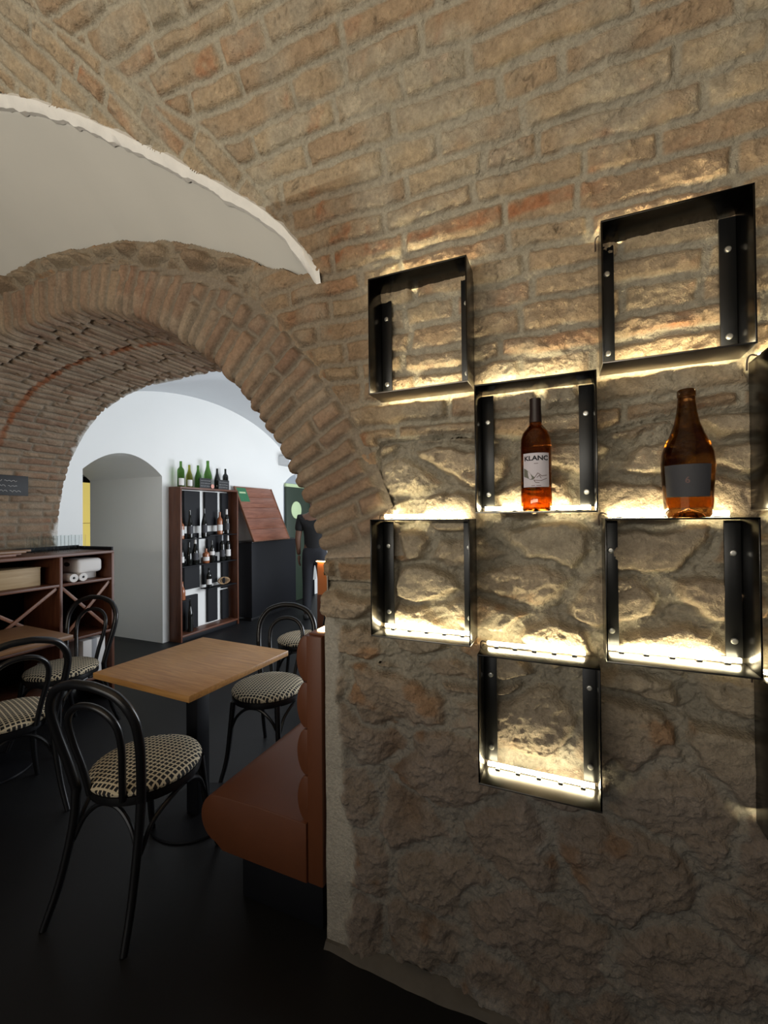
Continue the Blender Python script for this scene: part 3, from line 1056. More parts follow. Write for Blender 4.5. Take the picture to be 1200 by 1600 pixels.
# arched recess that holds the green door: built as a plastered surround proud of the wall
bm = bmesh.new()
n_ = 14
for i in range(n_):
    u0, u1 = -1 + 2 * i / n_, -1 + 2 * (i + 1) / n_
    y_0, y_1 = (DY0 + DY1) / 2 + u0 * 0.435, (DY0 + DY1) / 2 + u1 * 0.435
    z_0, z_1 = 2.00 + 0.22 * (1 - u0 * u0), 2.00 + 0.22 * (1 - u1 * u1)
    bm.faces.new([bm.verts.new(p) for p in ((XB + 0.004, y_0, 2.0 - 2.0), (XB + 0.004, y_1, 0.0), (XB + 0.004, y_1, z_1), (XB + 0.004, y_0, z_0))])
bmesh.ops.remove_doubles(bm, verts=bm.verts, dist=1e-5)
M['recess'] = simple('grey_reveal', (0.30, 0.33, 0.37), 0.9)
d2 = put('door_1', bm, M['recess'], None, False)
tag(d2, 'green door standing in a grey arched reveal', kind='structure')
lf = box('door_leaf', XB + 0.01, XB + 0.05, DY0 + 0.02, DY1 - 0.15, 0.01, 1.97, M['door_green'], d2)
lf['label'] = 'dark green door leaf'
fr = box('door_frame', XB + 0.006, XB + 0.06, DY1 - 0.15, DY1 - 0.02, 0.0, 1.99, M['black_matt'], d2)
box('transom', XB + 0.008, XB + 0.05, DY0 + 0.02, DY1 - 0.15, 1.975, 2.03, M['pale_green'], d2)
bm = bmesh.new()
lathe(bm, [(0, 0), (0.15, 0), (0.15, 0.008), (0.14, 0.012), (0, 0.012)], 28)
dk = put('door_disc', bm, M['pale_green'], lf)
dk.location = (XB + 0.05, DY0 + 0.30, 1.58)
dk.rotation_euler = (0, PI / 2, 0)
dk['label'] = 'pale green disc on the door'
for z_ in (1.62, 0.30):
    box('hinge', XB + 0.055, XB + 0.085, DY1 - 0.14, DY1 - 0.01, z_, z_ + 0.26, M['hinge'], fr)

# niche end: corridor wall, dark beam and lit yellow glass
o = box('wall_left', -6.45, -6.30, 2.0, 5.4, 0.0, 3.2, M['backwhite'], None, 0)
tag(o, 'corridor wall seen through the arched niche', kind='structure')
o = box('wall_front', -6.3, -5.62, 5.3, 5.4, 0, 3.2, M['backwhite'], None, 0)
o['kind'] = 'structure'
w1 = box('window_1', -6.30, -6.26, 3.55, 4.35, 0.02, 1.98, M['yellow'], None, 0.004)
tag(w1, 'yellow lit glass panel at the end of the niche', kind='structure')
box('window_frame', -6.30, -6.24, 3.50, 4.40, 1.98, 2.06, M['black_matt'], w1)
box('window_bar', -6.27, -6.24, 3.55, 4.35, 1.40, 1.405, M['black_matt'], w1)
o = box('trim_3', -5.95, -5.64, 2.4, 4.6, 2.09, 2.3, M['black_matt'], None, 0.004)
tag(o, 'dark beam over the end of the niche', kind='structure')

# back room cross vault: a long barrel along y met by two bays along x
vx = np.arange(XB - 0.05, 0.16, 0.055)
vy = np.arange(YF - 0.02, 10.3, 0.055)
VX, VY = np.meshgrid(vx, vy, indexing='ij')


def arcz(u, c, hs_, spring, rise):
    q = np.clip(1 - ((u - c) / hs_) ** 2, 0, 1)
    return spring + rise * q ** 0.55


VZ = np.maximum(arcz(VX, -2.1, 2.22, 1.98, 1.15), np.maximum(arcz(VY, 4.22, 2.06, 1.98, 1.03), arcz(VY, 8.50, 1.95, 1.98, 0.80)))
bm = bmesh.new()
gv = [[bm.verts.new((VX[i, j], VY[i, j], VZ[i, j])) for j in range(len(vy))] for i in range(len(vx))]
for i in range(len(vx) - 1):
    for j in range(len(vy) - 1):
        bm.faces.new((gv[i][j], gv[i][j + 1], gv[i + 1][j + 1], gv[i + 1][j]))
M['vaultwhite'] = simple('vault_plaster', (0.66, 0.68, 0.70), 0.9, noise=0.03, nscale=2, bump=0.1, bscale=20, spec=0.2)
cb = put('ceiling_back', bm, M['vaultwhite'])
tag(cb, 'white plastered vault of the back room', kind='structure')
box('corbel', XB - 0.02, XB + 0.22, 5.75, 6.20, 2.32, 2.47, M['vaultwhite'], cb, 0.01)
o = box('wall_end_back', XB - 0.05, 0.6, 10.0, 10.1, 0, 3.2, M['backwhite'], None, 0)
o.name = 'wall_far'
tag(o, 'white far wall of the back room', kind='structure')
# the solid mass over and beside the passage (back side of the shelf wall)
bm = bmesh.new()
prev = None
for i in range(41):
    a_ = PI * i / 40
    ri_ = float(r_int(np.array([AX + math.cos(a_)]), np.array([AZ + math.sin(a_)]))[0]) + 0.03
    xi, zi = AX + ri_ * math.cos(a_), AZ + ri_ * math.sin(a_)
    cur = [bm.verts.new((xi, YF, zi)), bm.verts.new((AX + 2.6 * math.cos(a_), YF, AZ + 2.6 * math.sin(a_)))]
    if prev:
        bm.faces.new((prev[0], cur[0], cur[1], prev[1]))
    prev = cur
o = put('wall_passage', bm, M['backwhite'])
tag(o, 'back face of the arch wall towards the back room', kind='structure')
box('pier_face', XJ + 0.02, 1.7, YF, YF + 0.02, 0, 2.0, M['backwhite'], o, 0)
bm = bmesh.new()
bx(bm, XJ - 0.03, 1.7, D + 0.35, D + 0.37, 0, 3.2)
put('pier_core', bm, M['backwhite'], o, False)
bm = bmesh.new()
bx(bm, -9, AX - AR - 0.03, D + 0.35, D + 0.5, 0, 3.4)
put('left_core', bm, M['backwhite'], o, False)

# baseboard strip of dirt-grey mortar at the foot of the shelf wall
bm = bmesh.new()
xs3 = np.arange(XJ, 1.0, 0.02)
nzz = fbm(xs3, xs3 * 0, 0.12, 3, 300)
prev = None
for x, n1_ in zip(xs3, nzz):
    cur = [bm.verts.new(p) for p in ((x, D - 0.012 - 0.010 * n1_, 0.0), (x, D + 0.002 - 0.006 * n1_, 0.016), (x, YW + 0.012, 0.025 + 0.010 * n1_))]
    if prev:
        for j in range(2):
            bm.faces.new((prev[j], cur[j], cur[j + 1], prev[j + 1]))
    prev = cur
o = put('baseboard_right', bm, simple('foot_mortar', (0.11, 0.10, 0.085), 0.95, noise=0.25, nscale=20, bump=0.6))
tag(o, 'crumbly mortar fillet along the foot of the stone wall', kind='structure')

# ------------------------------------------------------------------ steel frames with led strips
FW, FH, FD = 0.298, 0.349, D - 1.149
COLX = (-0.531, -0.216, 0.0955, 0.410)
ROWZ = (2.181, 1.820, 1.456, 1.090)
GRP = 'square steel frames on the stone wall'


def make_frame():
    t = 0.004
    root = empty('metal_frame')
    y0, y1 = -FD, 0.0
    box('top_plate', 0, FW, y0, y1, FH - t, FH, M['steel_dim'], root, 0.0008)
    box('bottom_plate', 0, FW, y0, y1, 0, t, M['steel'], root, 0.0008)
    box('side_plate', 0, t, y0, y1, t, FH - t, M['steel_dim'], root, 0.0008)
    box('side_plate', FW - t, FW, y0, y1, t, FH - t, M['steel_dim'], root, 0.0008)
    for x0, x1 in ((t, 0.037), (FW - 0.037, FW - t)):
        fl = box('flange', x0, x1, -0.006, 0.0, t + 0.012, FH - t - 0.004, M['steel_edge'], root, 0.0008)
        for z_ in (0.055, FH - 0.085):
            bm = bmesh.new()
            lathe(bm, [(0, 0), (0.0075, 0), (0.0075, 0.0015), (0.006, 0.004), (0.0025, 0.005), (0.0, 0.004)], 16)
            s = put('screw', bm, M['screw'], fl)
            s.rotation_euler = (PI / 2, 0, 0)
            s.location = ((x0 + x1) / 2, -0.006, z_)
    for z_, xa, xb in ((t + 0.009, 0.012, FW - 0.012), (FH + 0.009, 0.014, FW - 0.03)):
        bm = bmesh.new()
        tube(bm, [Vector((xa, -0.017, z_)), Vector((xb, -0.017, z_))], 0.0058, seg=10)
        ls = put('light_strip', bm, M['led'], root)
        for k in range(5):
            xx = xa + (xb - xa) * (k + 0.5) / 5
            box('clip', xx - 0.006, xx + 0.006, -0.027, -0.012, z_ - 0.009, z_ - 0.0055, M['led_clip'], ls, 0)
    bm = bmesh.new()
    tube(bm, catmull([(0.014, -0.017, FH + 0.009), (0.000, -0.018, FH + 0.013), (-0.006, -0.014, FH + 0.004), (-0.006, -0.008, FH - 0.02)], 5), 0.002, seg=6)
    put('cable', bm, M['cable'], root)
    return root


frames = [(0, 0, 'empty square black steel frame highest on the left, nearest the arch'),
          (2, 0, 'empty square black steel frame highest on the right, above the dark bottle'),
          (1, 1, 'square black steel frame holding the white labelled wine bottle'),
          (3, 1, 'steel frame cut by the right picture edge, beside the dark bottle'),
          (0, 2, 'empty square steel frame below the top left one, nearest the banquette'),
          (2, 2, 'square steel frame carrying the dark labelled bottle on its top'),
          (1, 3, 'lowest square steel frame, alone under the middle of the wall'),
          (3, 3, 'steel frame at the right picture edge, level with the lowest frame')]
f0 = make_frame()
for i, (c, r, lb) in enumerate(frames):
    o = f0 if i == 0 else copy_tree(f0)
    o.location = (COLX[c], D, ROWZ[r] - FH)
    tag(o, lb, 'shelf frame', GRP)

# ------------------------------------------------------------------ bottles
BORD = [(0, 0.004), (0.02, 0.001), (0.034, 0.0), (0.0375, 0.004), (0.0385, 0.012), (0.0385, 0.175), (0.0375, 0.192), (0.033, 0.207), (0.024, 0.219), (0.0165, 0.228), (0.0142, 0.24), (0.0135, 0.262), (0.0138, 0.296), (0.0, 0.298)]
BURG = [(0, 0.004), (0.03, 0.0), (0.039, 0.004), (0.041, 0.015), (0.041, 0.12), (0.039, 0.145), (0.033, 0.172), (0.024, 0.200), (0.0175, 0.225), (0.0148, 0.25), (0.0145, 0.294), (0.0, 0.297)]
FAT = [(0, 0.022), (0.022, 0.012), (0.032, 0.001), (0.041, 0.0), (0.0455, 0.006), (0.047, 0.02), (0.0525, 0.105), (0.0535, 0.125), (0.051, 0.150), (0.044, 0.172), (0.034, 0.195), (0.0255, 0.220), (0.0205, 0.245), (0.0180, 0.268), (0.0172, 0.282), (0.0188, 0.283), (0.0188, 0.296), (0.0165, 0.299), (0.0, 0.299)]


def prof_r(prof, z):
    zz, rr_ = [p[1] for p in prof[1:-1]], [p[0] for p in prof[1:-1]]
    return float(np.interp(z, zz, rr_))


def wrap_patch(name, prof, z0, z1, ang, half, mat, parent, off=0.0006, nseg=14):
    bm = bmesh.new()
    rows_ = []
    for j in range(7):
        z = z0 + (z1 - z0) * j / 6
        r_ = prof_r(prof, z) + off
        rows_.append([bm.verts.new((r_ * math.cos(ang + half * (2 * i / nseg - 1)), r_ * math.sin(ang + half * (2 * i / nseg - 1)), z)) for i in range(nseg + 1)])
    for A_, B_ in zip(rows_, rows_[1:]):
        for i in range(nseg):
            bm.faces.new((A_[i], A_[i + 1], B_[i + 1], B_[i]))
    return put(name, bm, mat, parent)


def wrap_poly(bm, poly, prof, ang, off):
    """flat print on the label: polygon in (arc metres, z), fan filled with small steps"""
    vs = []
    for u, z in poly:
        r_ = prof_r(prof, z) + off
        a_ = ang + u / r_
        vs.append(bm.verts.new((r_ * math.cos(a_), r_ * math.sin(a_), z)))
    bm.faces.new(vs)


def text_mesh(body, size, bold=0.0):
    cu = bpy.data.curves.new('txt', 'FONT')
    cu.body = body
    cu.size = size
    cu.align_x = 'CENTER'
    cu.offset = bold
    cu.resolution_u = 3
    ob = bpy.data.objects.new('txt', cu)
    C.objects.link(ob)
    dg = bpy.context.evaluated_depsgraph_get()
    me = bpy.data.meshes.new_from_object(ob.evaluated_get(dg))
    bpy.data.objects.remove(ob)
    bpy.data.curves.remove(cu)
    return me


def wrap_text(name, body, size, prof, ang, zc, off, mat, parent, bold=0.0, wide=1.0):
    me = text_mesh(body, size, bold)
    for v in me.vertices:
        z = zc + v.co.y
        r_ = prof_r(prof, z) + off
        a_ = ang + v.co.x * wide / r_
        v.co = (r_ * math.cos(a_), r_ * math.sin(a_), z)
    me.materials.clear()
    return link(name, me, mat, parent)


def bottle(loc, prof, glass, label, cat='bottle', group=None, h=1.0, w=1.0, lab=None, lab_mat=None, cap=None, ang=None, seg=24, name='wine_bottle', neck=0.235):
    root = empty(name, loc, 0, label, cat, group)
    pf = [(r_ * w, z * h) for r_, z in prof]
    body = put('glass_body', lathe(bmesh.new(), pf, seg), glass, root)
    if ang is None:
        ang = math.atan2(-loc[1], -loc[0])
    if lab:
        wrap_patch('label', pf, lab[0] * h, lab[1] * h, ang, lab[2], lab_mat, root)
    if cap is not None:
        zs__ = [neck, 0.27, 0.294, 0.2985]
        lathe_p = [(prof_r(pf, z * h) + 0.0007, z * h) for z in zs__] + [(0, 0.2995 * h)]
        put('capsule', lathe(bmesh.new(), lathe_p, seg), cap, root)
    return root, pf, ang


# wine bottle with the lilac white label standing in the middle frame
kz = ROWZ[1] - FH + 0.0045
kx, ky = -0.062, D - 0.062
kb, kp, ka = bottle((kx, ky, kz), BORD, M['amber'], 'amber wine bottle with white KLANC label inside the middle steel frame', lab=(0.062, 0.150, 0.92), lab_mat=M['lilac_paper'], cap=M['foil'], seg=48)
bm = bmesh.new()
lathe(bm, [(0, 0.006), (0.034, 0.005), (0.0388, 0.010), (0.0389, 0.058), (0.0386, 0.060)], 48)
wn = put('wine', bm, M['orange_wine'], kb)
wn['label'] = 'bright orange wine showing below the label'
lbl = [c for c in kb.children if c.name.startswith('label')][0]
wrap_text('lettering', 'KLANC', 0.0165, kp, ka, 0.1310, 0.0013, M['ink'], lbl, 0.0006, 1.18)
bm = bmesh.new()
wrap_poly(bm, [(-0.034, 0.112), (-0.026, 0.108), (-0.018, 0.101), (-0.010, 0.092), (-0.004, 0.087), (-0.007, 0.081), (-0.014, 0.081), (-0.024, 0.086), (-0.034, 0.090)], kp, ka, 0.0013)
put('picture', bm, M['grey_ink'], lbl, False)
bm = bmesh.new()
for a_, b_ in (((-0.006, 0.083), (0.004, 0.098)), ((0.004, 0.098), (0.014, 0.090)), ((-0.005, 0.080), (0.012, 0.078)), ((0.012, 0.078), (0.028, 0.084)),
               ((0.001, 0.086), (0.008, 0.092)), ((0.008, 0.092), (0.012, 0.084)), ((0.014, 0.090), (0.028, 0.092)), ((-0.006, 0.080), (-0.002, 0.074)), ((-0.002, 0.074), (0.008, 0.073)),
               ((-0.012, 0.0655), (-0.003, 0.0655)), ((0.000, 0.0655), (0.012, 0.0655)), ((-0.005, 0.1225), (0.005, 0.1225))):
    du, dz = b_[0] - a_[0], b_[1] - a_[1]
    ln_ = math.hypot(du, dz)
    px_, pz_ = -dz / ln_ * 0.0007, du / ln_ * 0.0007
    wrap_poly(bm, [(a_[0] + px_, a_[1] + pz_), (a_[0] - px_, a_[1] - pz_), (b_[0] - px_, b_[1] - pz_), (b_[0] + px_, b_[1] + pz_)], kp, ka, 0.0016)
put('drawing', bm, M['brown_ink'], lbl, False)['kind'] = 'stuff'

# bulbous bottle with a dark label on top of the right frame
db_, dp, da_ = bottle((0.272, D - 0.066, ROWZ[2] + 0.0005), FAT, M['dark_amber'], 'bulbous amber bottle with dark label on top of the right steel frame', lab=(0.047, 0.120, 0.95), lab_mat=M['dark_paper'], seg=48)
bm = bmesh.new()
lathe(bm, [(0.0305, 0.024), (0.0477, 0.022), (0.0487, 0.036), (0.0492, 0.045)], 48)
lb2 = [c for c in db_.children if c.name.startswith('label')][0]
wrap_text('emblem', '6', 0.020, dp, da_, 0.078, 0.0014, M['brown_ink'], lb2, 0.0003)
o = put('wine', bm, M['orange_wine'], db_)

# ------------------------------------------------------------------ bentwood chairs


def make_chair():
    root = empty('bentwood_chair')
    blk = M['black']
    # seat cushion and ring
    prof = [(0, 0.447), (0.190, 0.447), (0.203, 0.452), (0.207, 0.462), (0.200, 0.474), (0.175, 0.486), (0.12, 0.493), (0.06, 0.496), (0, 0.497)]
    put('seat_cushion', lathe(bmesh.new(), prof, 40), M['check'], root)
    put('seat_ring', lathe(bmesh.new(), [(0, 0.412), (0.190, 0.412), (0.202, 0.417), (0.205, 0.430), (0.203, 0.447), (0.0, 0.447)], 40), blk, root)
    for s in (-1, 1):
        put('leg', tube(bmesh.new(), catmull([(s * 0.135, 0.150, 0.425), (s * 0.145, 0.163, 0.28), (s * 0.158, 0.182, 0.12), (s * 0.178, 0.215, 0.0)], 5), 0.0175, 0.0115, 10), blk, root)
        put('leg', tube(bmesh.new(), catmull([(s * 0.178, -0.285, 0.0), (s * 0.162, -0.235, 0.14), (s * 0.150, -0.195, 0.32), (s * 0.150, -0.182, 0.45)], 5), 0.0125, 0.0170, 10), blk, root)
        # curved braces between leg and seat
        put('brace', tube(bmesh.new(), catmull([(s * 0.150, 0.158, 0.27), (s * 0.158, 0.120, 0.345), (s * 0.178, 0.055, 0.395), (s * 0.186, 0.00, 0.410)], 5), 0.0085, None, 8), blk, root)
        put('brace', tube(bmesh.new(), catmull([(s * 0.152, -0.190, 0.26), (s * 0.160, -0.14, 0.345), (s * 0.178, -0.065, 0.395), (s * 0.186, -0.01, 0.410)], 5), 0.0085, None, 8), blk, root)
    put('brace', tube(bmesh.new(), catmull([(-0.146, 0.160, 0.27), (-0.105, 0.168, 0.35), (-0.04, 0.172, 0.402), (0.04, 0.172, 0.402), (0.105, 0.168, 0.35), (0.146, 0.160, 0.27)], 5), 0.0085, None, 8), blk, root)
    put('brace', tube(bmesh.new(), catmull([(-0.150, -0.195, 0.26), (-0.105, -0.185, 0.35), (-0.04, -0.178, 0.402), (0.04, -0.178, 0.402), (0.105, -0.185, 0.35), (0.150, -0.195, 0.26)], 5), 0.0085, None, 8), blk, root)
    hoop = [(-0.150, -0.182, 0.445), (-0.168, -0.200, 0.55), (-0.190, -0.228, 0.68), (-0.188, -0.250, 0.775), (-0.140, -0.268, 0.850), (-0.06, -0.278, 0.882), (0, -0.280, 0.887)]
    hoop = hoop + [(-x, y, z) for x, y, z in reversed(hoop[:-1])]
    put('back_hoop', tube(bmesh.new(), catmull(hoop, 6), 0.0165, None, 12), blk, root)
    inn = [(-0.075, -0.190, 0.440), (-0.090, -0.205, 0.54), (-0.112, -0.229, 0.66), (-0.108, -0.246, 0.740), (-0.065, -0.258, 0.790), (0, -0.262, 0.806)]
    inn = inn + [(-x, y, z) for x, y, z in reversed(inn[:-1])]
    put('inner_hoop', tube(bmesh.new(), catmull(inn, 6), 0.0125, None, 10), blk, root)
    return root


# x, y, rotation (0 = facing +y), label
chairs = [(-1.585, 1.225, R(8), 'black bentwood chair with checked seat nearest the camera, back turned to it'),
          (-1.615, 2.04, R(190), 'black bentwood chair with checked seat beside the long brown bench, facing the camera'),
          (-3.10, 1.77, R(195), 'black bentwood chair standing in front of the sideboard with the crossed bars'),
          (-2.63, 1.24, R(76), 'black bentwood chair cut off by the left picture edge'),
          (-1.98, 2.95, R(110), 'farthest black bentwood chair, half hidden by the arch beside the orange panel')]
ch0 = make_chair()
for i, (x, y, a, lb) in enumerate(chairs):
    o = ch0 if i == 0 else copy_tree(ch0)
    o.location = (x, y, 0)
    o.rotation_euler = (0, 0, a)
    tag(o, lb, 'chair', 'bentwood chairs around the tables')


# ------------------------------------------------------------------ tables
def make_table(x, y, w, d, rz, mat, label):
    root = empty('table', (x, y, 0), rz, label, 'table', 'oak cafe tables')
    box('tabletop', -w / 2, w / 2, -d / 2, d / 2, 0.722, 0.750, mat, root, 0.0035)
    box('column', -0.038, 0.038, -0.038, 0.038, 0.014, 0.712, M['black_matt'], root, 0.004)
    box('top_bracket', -0.15, 0.15, -0.15, 0.15, 0.712, 0.722, M['black_matt'], root, 0.002)
    put('base_plate', lathe(bmesh.new(), [(0, 0), (0.212, 0), (0.215, 0.004), (0.212, 0.011), (0.19, 0.014), (0, 0.014)], 48), M['black_matt'], root)
    return root


make_table(-1.69, 1.585, 0.635, 0.63, R(-2.5), M['oak'], 'rectangular oak table with square black column beside the brown bench')
make_table(-3.09, 1.365, 0.56, 0.62, R(-3), M['oak_y'], 'darker oak table at the left picture edge before the sideboard')

# ------------------------------------------------------------------ leather bench along the right jamb
b = empty('leather_bench', (-0.998, 1.25, 0), 0, 'long cognac leather bench with rolled back against the arch jamb', 'bench')
BX = lambda x: x + 1.0
by0, by1 = 0.0, 0.90


def extrude_profile(name, prof, y0, y1, mat, parent, seg=1):
    bm = bmesh.new()
    a = [bm.verts.new((x, y0, z)) for x, z in prof]
    c = [bm.verts.new((x, y1, z)) for x, z in prof]
    n = len(prof)
    for i in range(n):
        bm.faces.new((a[i], a[(i + 1) % n], c[(i + 1) % n], c[i]))
    fa = bm.faces.new(list(reversed(a)))
    fb = bm.faces.new(c)
    bmesh.ops.recalc_face_normals(bm, faces=bm.faces)
    es = [e for e in bm.edges if (e in fa.edges or e in fb.edges)]
    bmesh.ops.bevel(bm, geom=es, offset=0.006, segments=2, profile=0.5, affect='EDGES')
    return put(name, bm, mat, parent)


seatp = []
xs0, xs1 = -0.312, 0.175
for a_ in np.linspace(PI * 1.45, PI * 0.5, 14):
    seatp.append((xs0 + 0.075 + 0.085 * math.cos(a_), 0.305 + 0.092 * math.sin(a_)))
seatp += [(-0.05, 0.402), (0.08, 0.400), (0.165, 0.396), (0.165, 0.190), (-0.215, 0.190)]
extrude_profile('seat', seatp, by0, by1, M['leather'], b)
for k in range(4):
    z0_, z1_ = 0.392 + k * 0.164, 0.392 + (k + 1) * 0.164
    pf = [(0.166, z1_ - 0.002), (0.166, z0_ + 0.002)]
    for t_ in np.linspace(0, 1, 12):
        pf.append((0.150 - 0.030 * math.sin(PI * t_) ** 0.6, z0_ + 0.002 + (0.160) * t_))
    extrude_profile('back_roll', pf, by0 + 0.012, by1, M['leather'], b)
box('back_panel', 0.167, 0.229, by0 + 0.005, by1, 0.19, 1.05, M['leather'], b, 0.006)
box('back_board', 0.230, 0.234, by0 + 0.03, by1, 0.02, 1.03, M['black_matt'], b, 0.002)
box('plinth', -0.16, 0.20, by0 + 0.05, by1, 0.0, 0.189, M['black_matt'], b, 0.003)
box('ledge', 0.170, 0.238, by0 + 0.02, by1 + 0.6, 1.050, 1.058, M['leather'], b, 0.002)
box('light_strip', 0.192, 0.222, by0 + 0.04, by1 + 0.55, 1.0585, 1.066, M['warm_led'], b, 0.001)

# leather partition behind the far chair, its lit upper part coloured orange
p_ = empty('leather_partition', (-2.02, 3.62, 0), R(0), 'upright leather panel with a painted orange glow behind the far chair', 'partition')
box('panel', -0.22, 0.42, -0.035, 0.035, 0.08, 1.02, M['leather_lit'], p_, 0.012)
box('dim_band', -0.222, 0.422, -0.039, 0.039, 0.10, 0.70, M['leather'], p_, 0.012)  # darker leather stands in for the less lit lower part
box('plinth', -0.20, 0.40, -0.03, 0.03, 0.0, 0.08, M['black_matt'], p_, 0.004)
ll = box('light_strip', -0.21, 0.40, -0.062, -0.046, 1.022, 1.030, M['warm_led'], p_, 0.001)  # strip added to light the panel, assumed from its glow

# ------------------------------------------------------------------ sideboard against the left jamb
SX0, SX1, SY0, SY1 = -3.865, -3.40, 0.85, 2.335
sb = empty('sideboard', (SX0, SY0, 0), 0, 'tall dark wooden sideboard with crossed bars against the left jamb', 'sideboard')
sw, sd = SX1 - SX0, SY1 - SY0
ZT = 1.205
box('top', 0, sw, 0, sd, ZT - 0.022, ZT, M['walnut_y'], sb)
box('back_rail', 0, 0.016, 0, sd, ZT, ZT + 0.035, M['black_matt'], sb)
box('end_rail', 0.016, sw - 0.01, sd - 0.016, sd, ZT, ZT + 0.028, M['black_matt'], sb)
box('end_panel', 0, sw, sd - 0.022, sd, 0.0, ZT - 0.022, M['walnut'], sb)
box('end_panel', 0, sw, 0, 0.022, 0.0, ZT - 0.022, M['walnut'], sb)
box('divider', 0.02, sw, 1.075, 1.097, 0.05, ZT - 0.022, M['walnut'], sb)
box('divider', 0.02, sw, 0.52, 0.542, 0.05, ZT - 0.022, M['walnut'], sb)
box('back_panel', 0.0, 0.012, 0.022, sd - 0.022, 0.02, ZT - 0.022, M['black_matt'], sb)
for z_ in (0.965, 0.545, 0.20):
    for ya, yb in ((0.022, 0.52), (0.542, 1.075), (1.097, sd - 0.022)):
        box('shelf', 0.012, sw, ya, yb, z_, z_ + 0.02, M['walnut_y'], sb)
for ya, yb in ((0.022, 0.52), (0.542, 1.075), (1.097, sd - 0.022)):
    for a_, c_ in (((ya, 0.567), (yb, 0.963)), ((ya, 0.963), (yb, 0.567))):
        dy, dz = c_[0] - a_[0], c_[1] - a_[1]
        ln_ = math.hypot(dy, dz)
        mt_ = Matrix.Translation((sw - (0.020 if dz > 0 else 0.030), (a_[0] + c_[0]) / 2, (a_[1] + c_[1]) / 2)) @ Matrix.Rotation(math.atan2(dz, dy), 4, 'X')
        box('cross_bar', -0.005, 0.005, -ln_ / 2 + 0.012, ln_ / 2 - 0.012, -0.011, 0.011, M['lattice'], sb, 0.001, mt_)

# things on and in the sideboard
wc = empty('wooden_crate', (-3.62, 1.70, 0.986), 0, 'pale wooden wine crate in the upper sideboard compartment', 'crate')
for nm, a_ in (('side_board', (-0.13, 0.13, -0.15, -0.142, 0, 0.125)), ('side_board', (-0.13, 0.13, 0.142, 0.15, 0, 0.125)),
               ('front_board', (0.122, 0.13, -0.142, 0.142, 0, 0.125)), ('front_board', (-0.13, -0.122, -0.142, 0.142, 0, 0.125)),
               ('lid', (-0.132, 0.132, -0.152, 0.152, 0.125, 0.133)), ('base', (-0.122, 0.122, -0.142, 0.142, 0.0, 0.008))):
    box(nm, *a_, M['pale_wood'], wc, 0.0015)
pk = empty('paper_pack', (-3.58, 2.17, 0.986), 0, 'white wrapped paper towel pack in the right sideboard compartment', 'pack')
bm = bmesh.new()
bx(bm, -0.13, 0.14, -0.10, 0.10, 0.055, 0.165, 0.03, 4)
put('wrapper', bm, M['paper'], pk)
bm = bmesh.new()
lathe(bm, [(0, 0), (0.028, 0), (0.028, 0.004), (0, 0.004)], 20)
o = put('printed_mark', bm, M['dark_paper'], pk)
o.location, o.rotation_euler, o.scale = (0.02, -0.1005, 0.125), (PI / 2, 0, 0), (1.2, 0.6, 1)
put('base_layer', bx(bmesh.new(), -0.13, 0.06, -0.10, 0.10, 0.0, 0.055, 0.008, 2), M['paper'], pk)
for k in range(2):
    rl = empty('paper_roll', (-3.507, 2.03 + k * 0.068, 0.986 + 0.031), 0, ('left' if k == 0 else 'right') + ' one of two white paper rolls lying before the wrapped pack', 'paper roll', 'paper rolls in the sideboard')
    bm = bmesh.new()
    lathe(bm, [(0.010, 0.0), (0.031, 0.0), (0.031, 0.10), (0.010, 0.10), (0.010, 0.0)], 24)
    o = put('paper', bm, M['paper'], rl)
    o.rotation_euler = (0, PI / 2, 0)
    bm = bmesh.new()
    lathe(bm, [(0.0085, 0.001), (0.010, 0.001), (0.010, 0.099), (0.0085, 0.099), (0.0085, 0.001)], 16)
    o = put('core', bm, M['grey_box'], rl)
    o.rotation_euler = (0, PI / 2, 0)
for k, (ya, ln_, mt_) in enumerate(((1.22, 0.62, 'lattice'), (1.20, 0.70, 'oak_y'))):
    cb_ = empty('cutting_board', (-3.62, ya + ln_ / 2 - 0.06, ZT + 0.001 + k * 0.021), 0, ('lower' if k == 0 else 'upper') + ' wooden serving board of the two stacked on the sideboard', 'board', 'serving boards on the sideboard')
    box('plank', -0.10, 0.12, -ln_ / 2, ln_ / 2 - 0.07, 0, 0.02, M[mt_], cb_, 0.004)
    box('grip', -0.02, 0.04, ln_ / 2 - 0.07, ln_ / 2 - 0.0, 0.002, 0.018, M[mt_], cb_, 0.004)
GL = [(0.0, 0.010), (0.030, 0.008), (0.0315, 0.0), (0.033, 0.004), (0.038, 0.123), (0.0384, 0.125), (0.0376, 0.1258), (0.0370, 0.125)]
gb_ = lathe(bmesh.new(), GL, 20)
bmesh.ops.delete(gb_, geom=[f for f in gb_.faces if len(f.verts) > 4], context='FACES_ONLY')
gme = mesh_of(gb_, 'drinking_glass')
gi = 0
for rr_, gx in enumerate((-3.80, -3.715, -3.63)):
    for k in range(5 if rr_ < 2 else 4):
        o = link('drinking_glass', gme, M['clear_glass'] if gi == 0 else None, None)
        o.location = (gx, 1.96 + k * 0.081 - 0.02 * rr_, ZT + 0.0005)
        tag(o, 'clear straight tumbler, ' + ('back', 'middle', 'front')[rr_] + ' row on the sideboard, ' + ('first', 'second', 'third', 'fourth', 'fifth')[k] + ' from the left', 'glass', 'tumblers on the sideboard')
        gi += 1
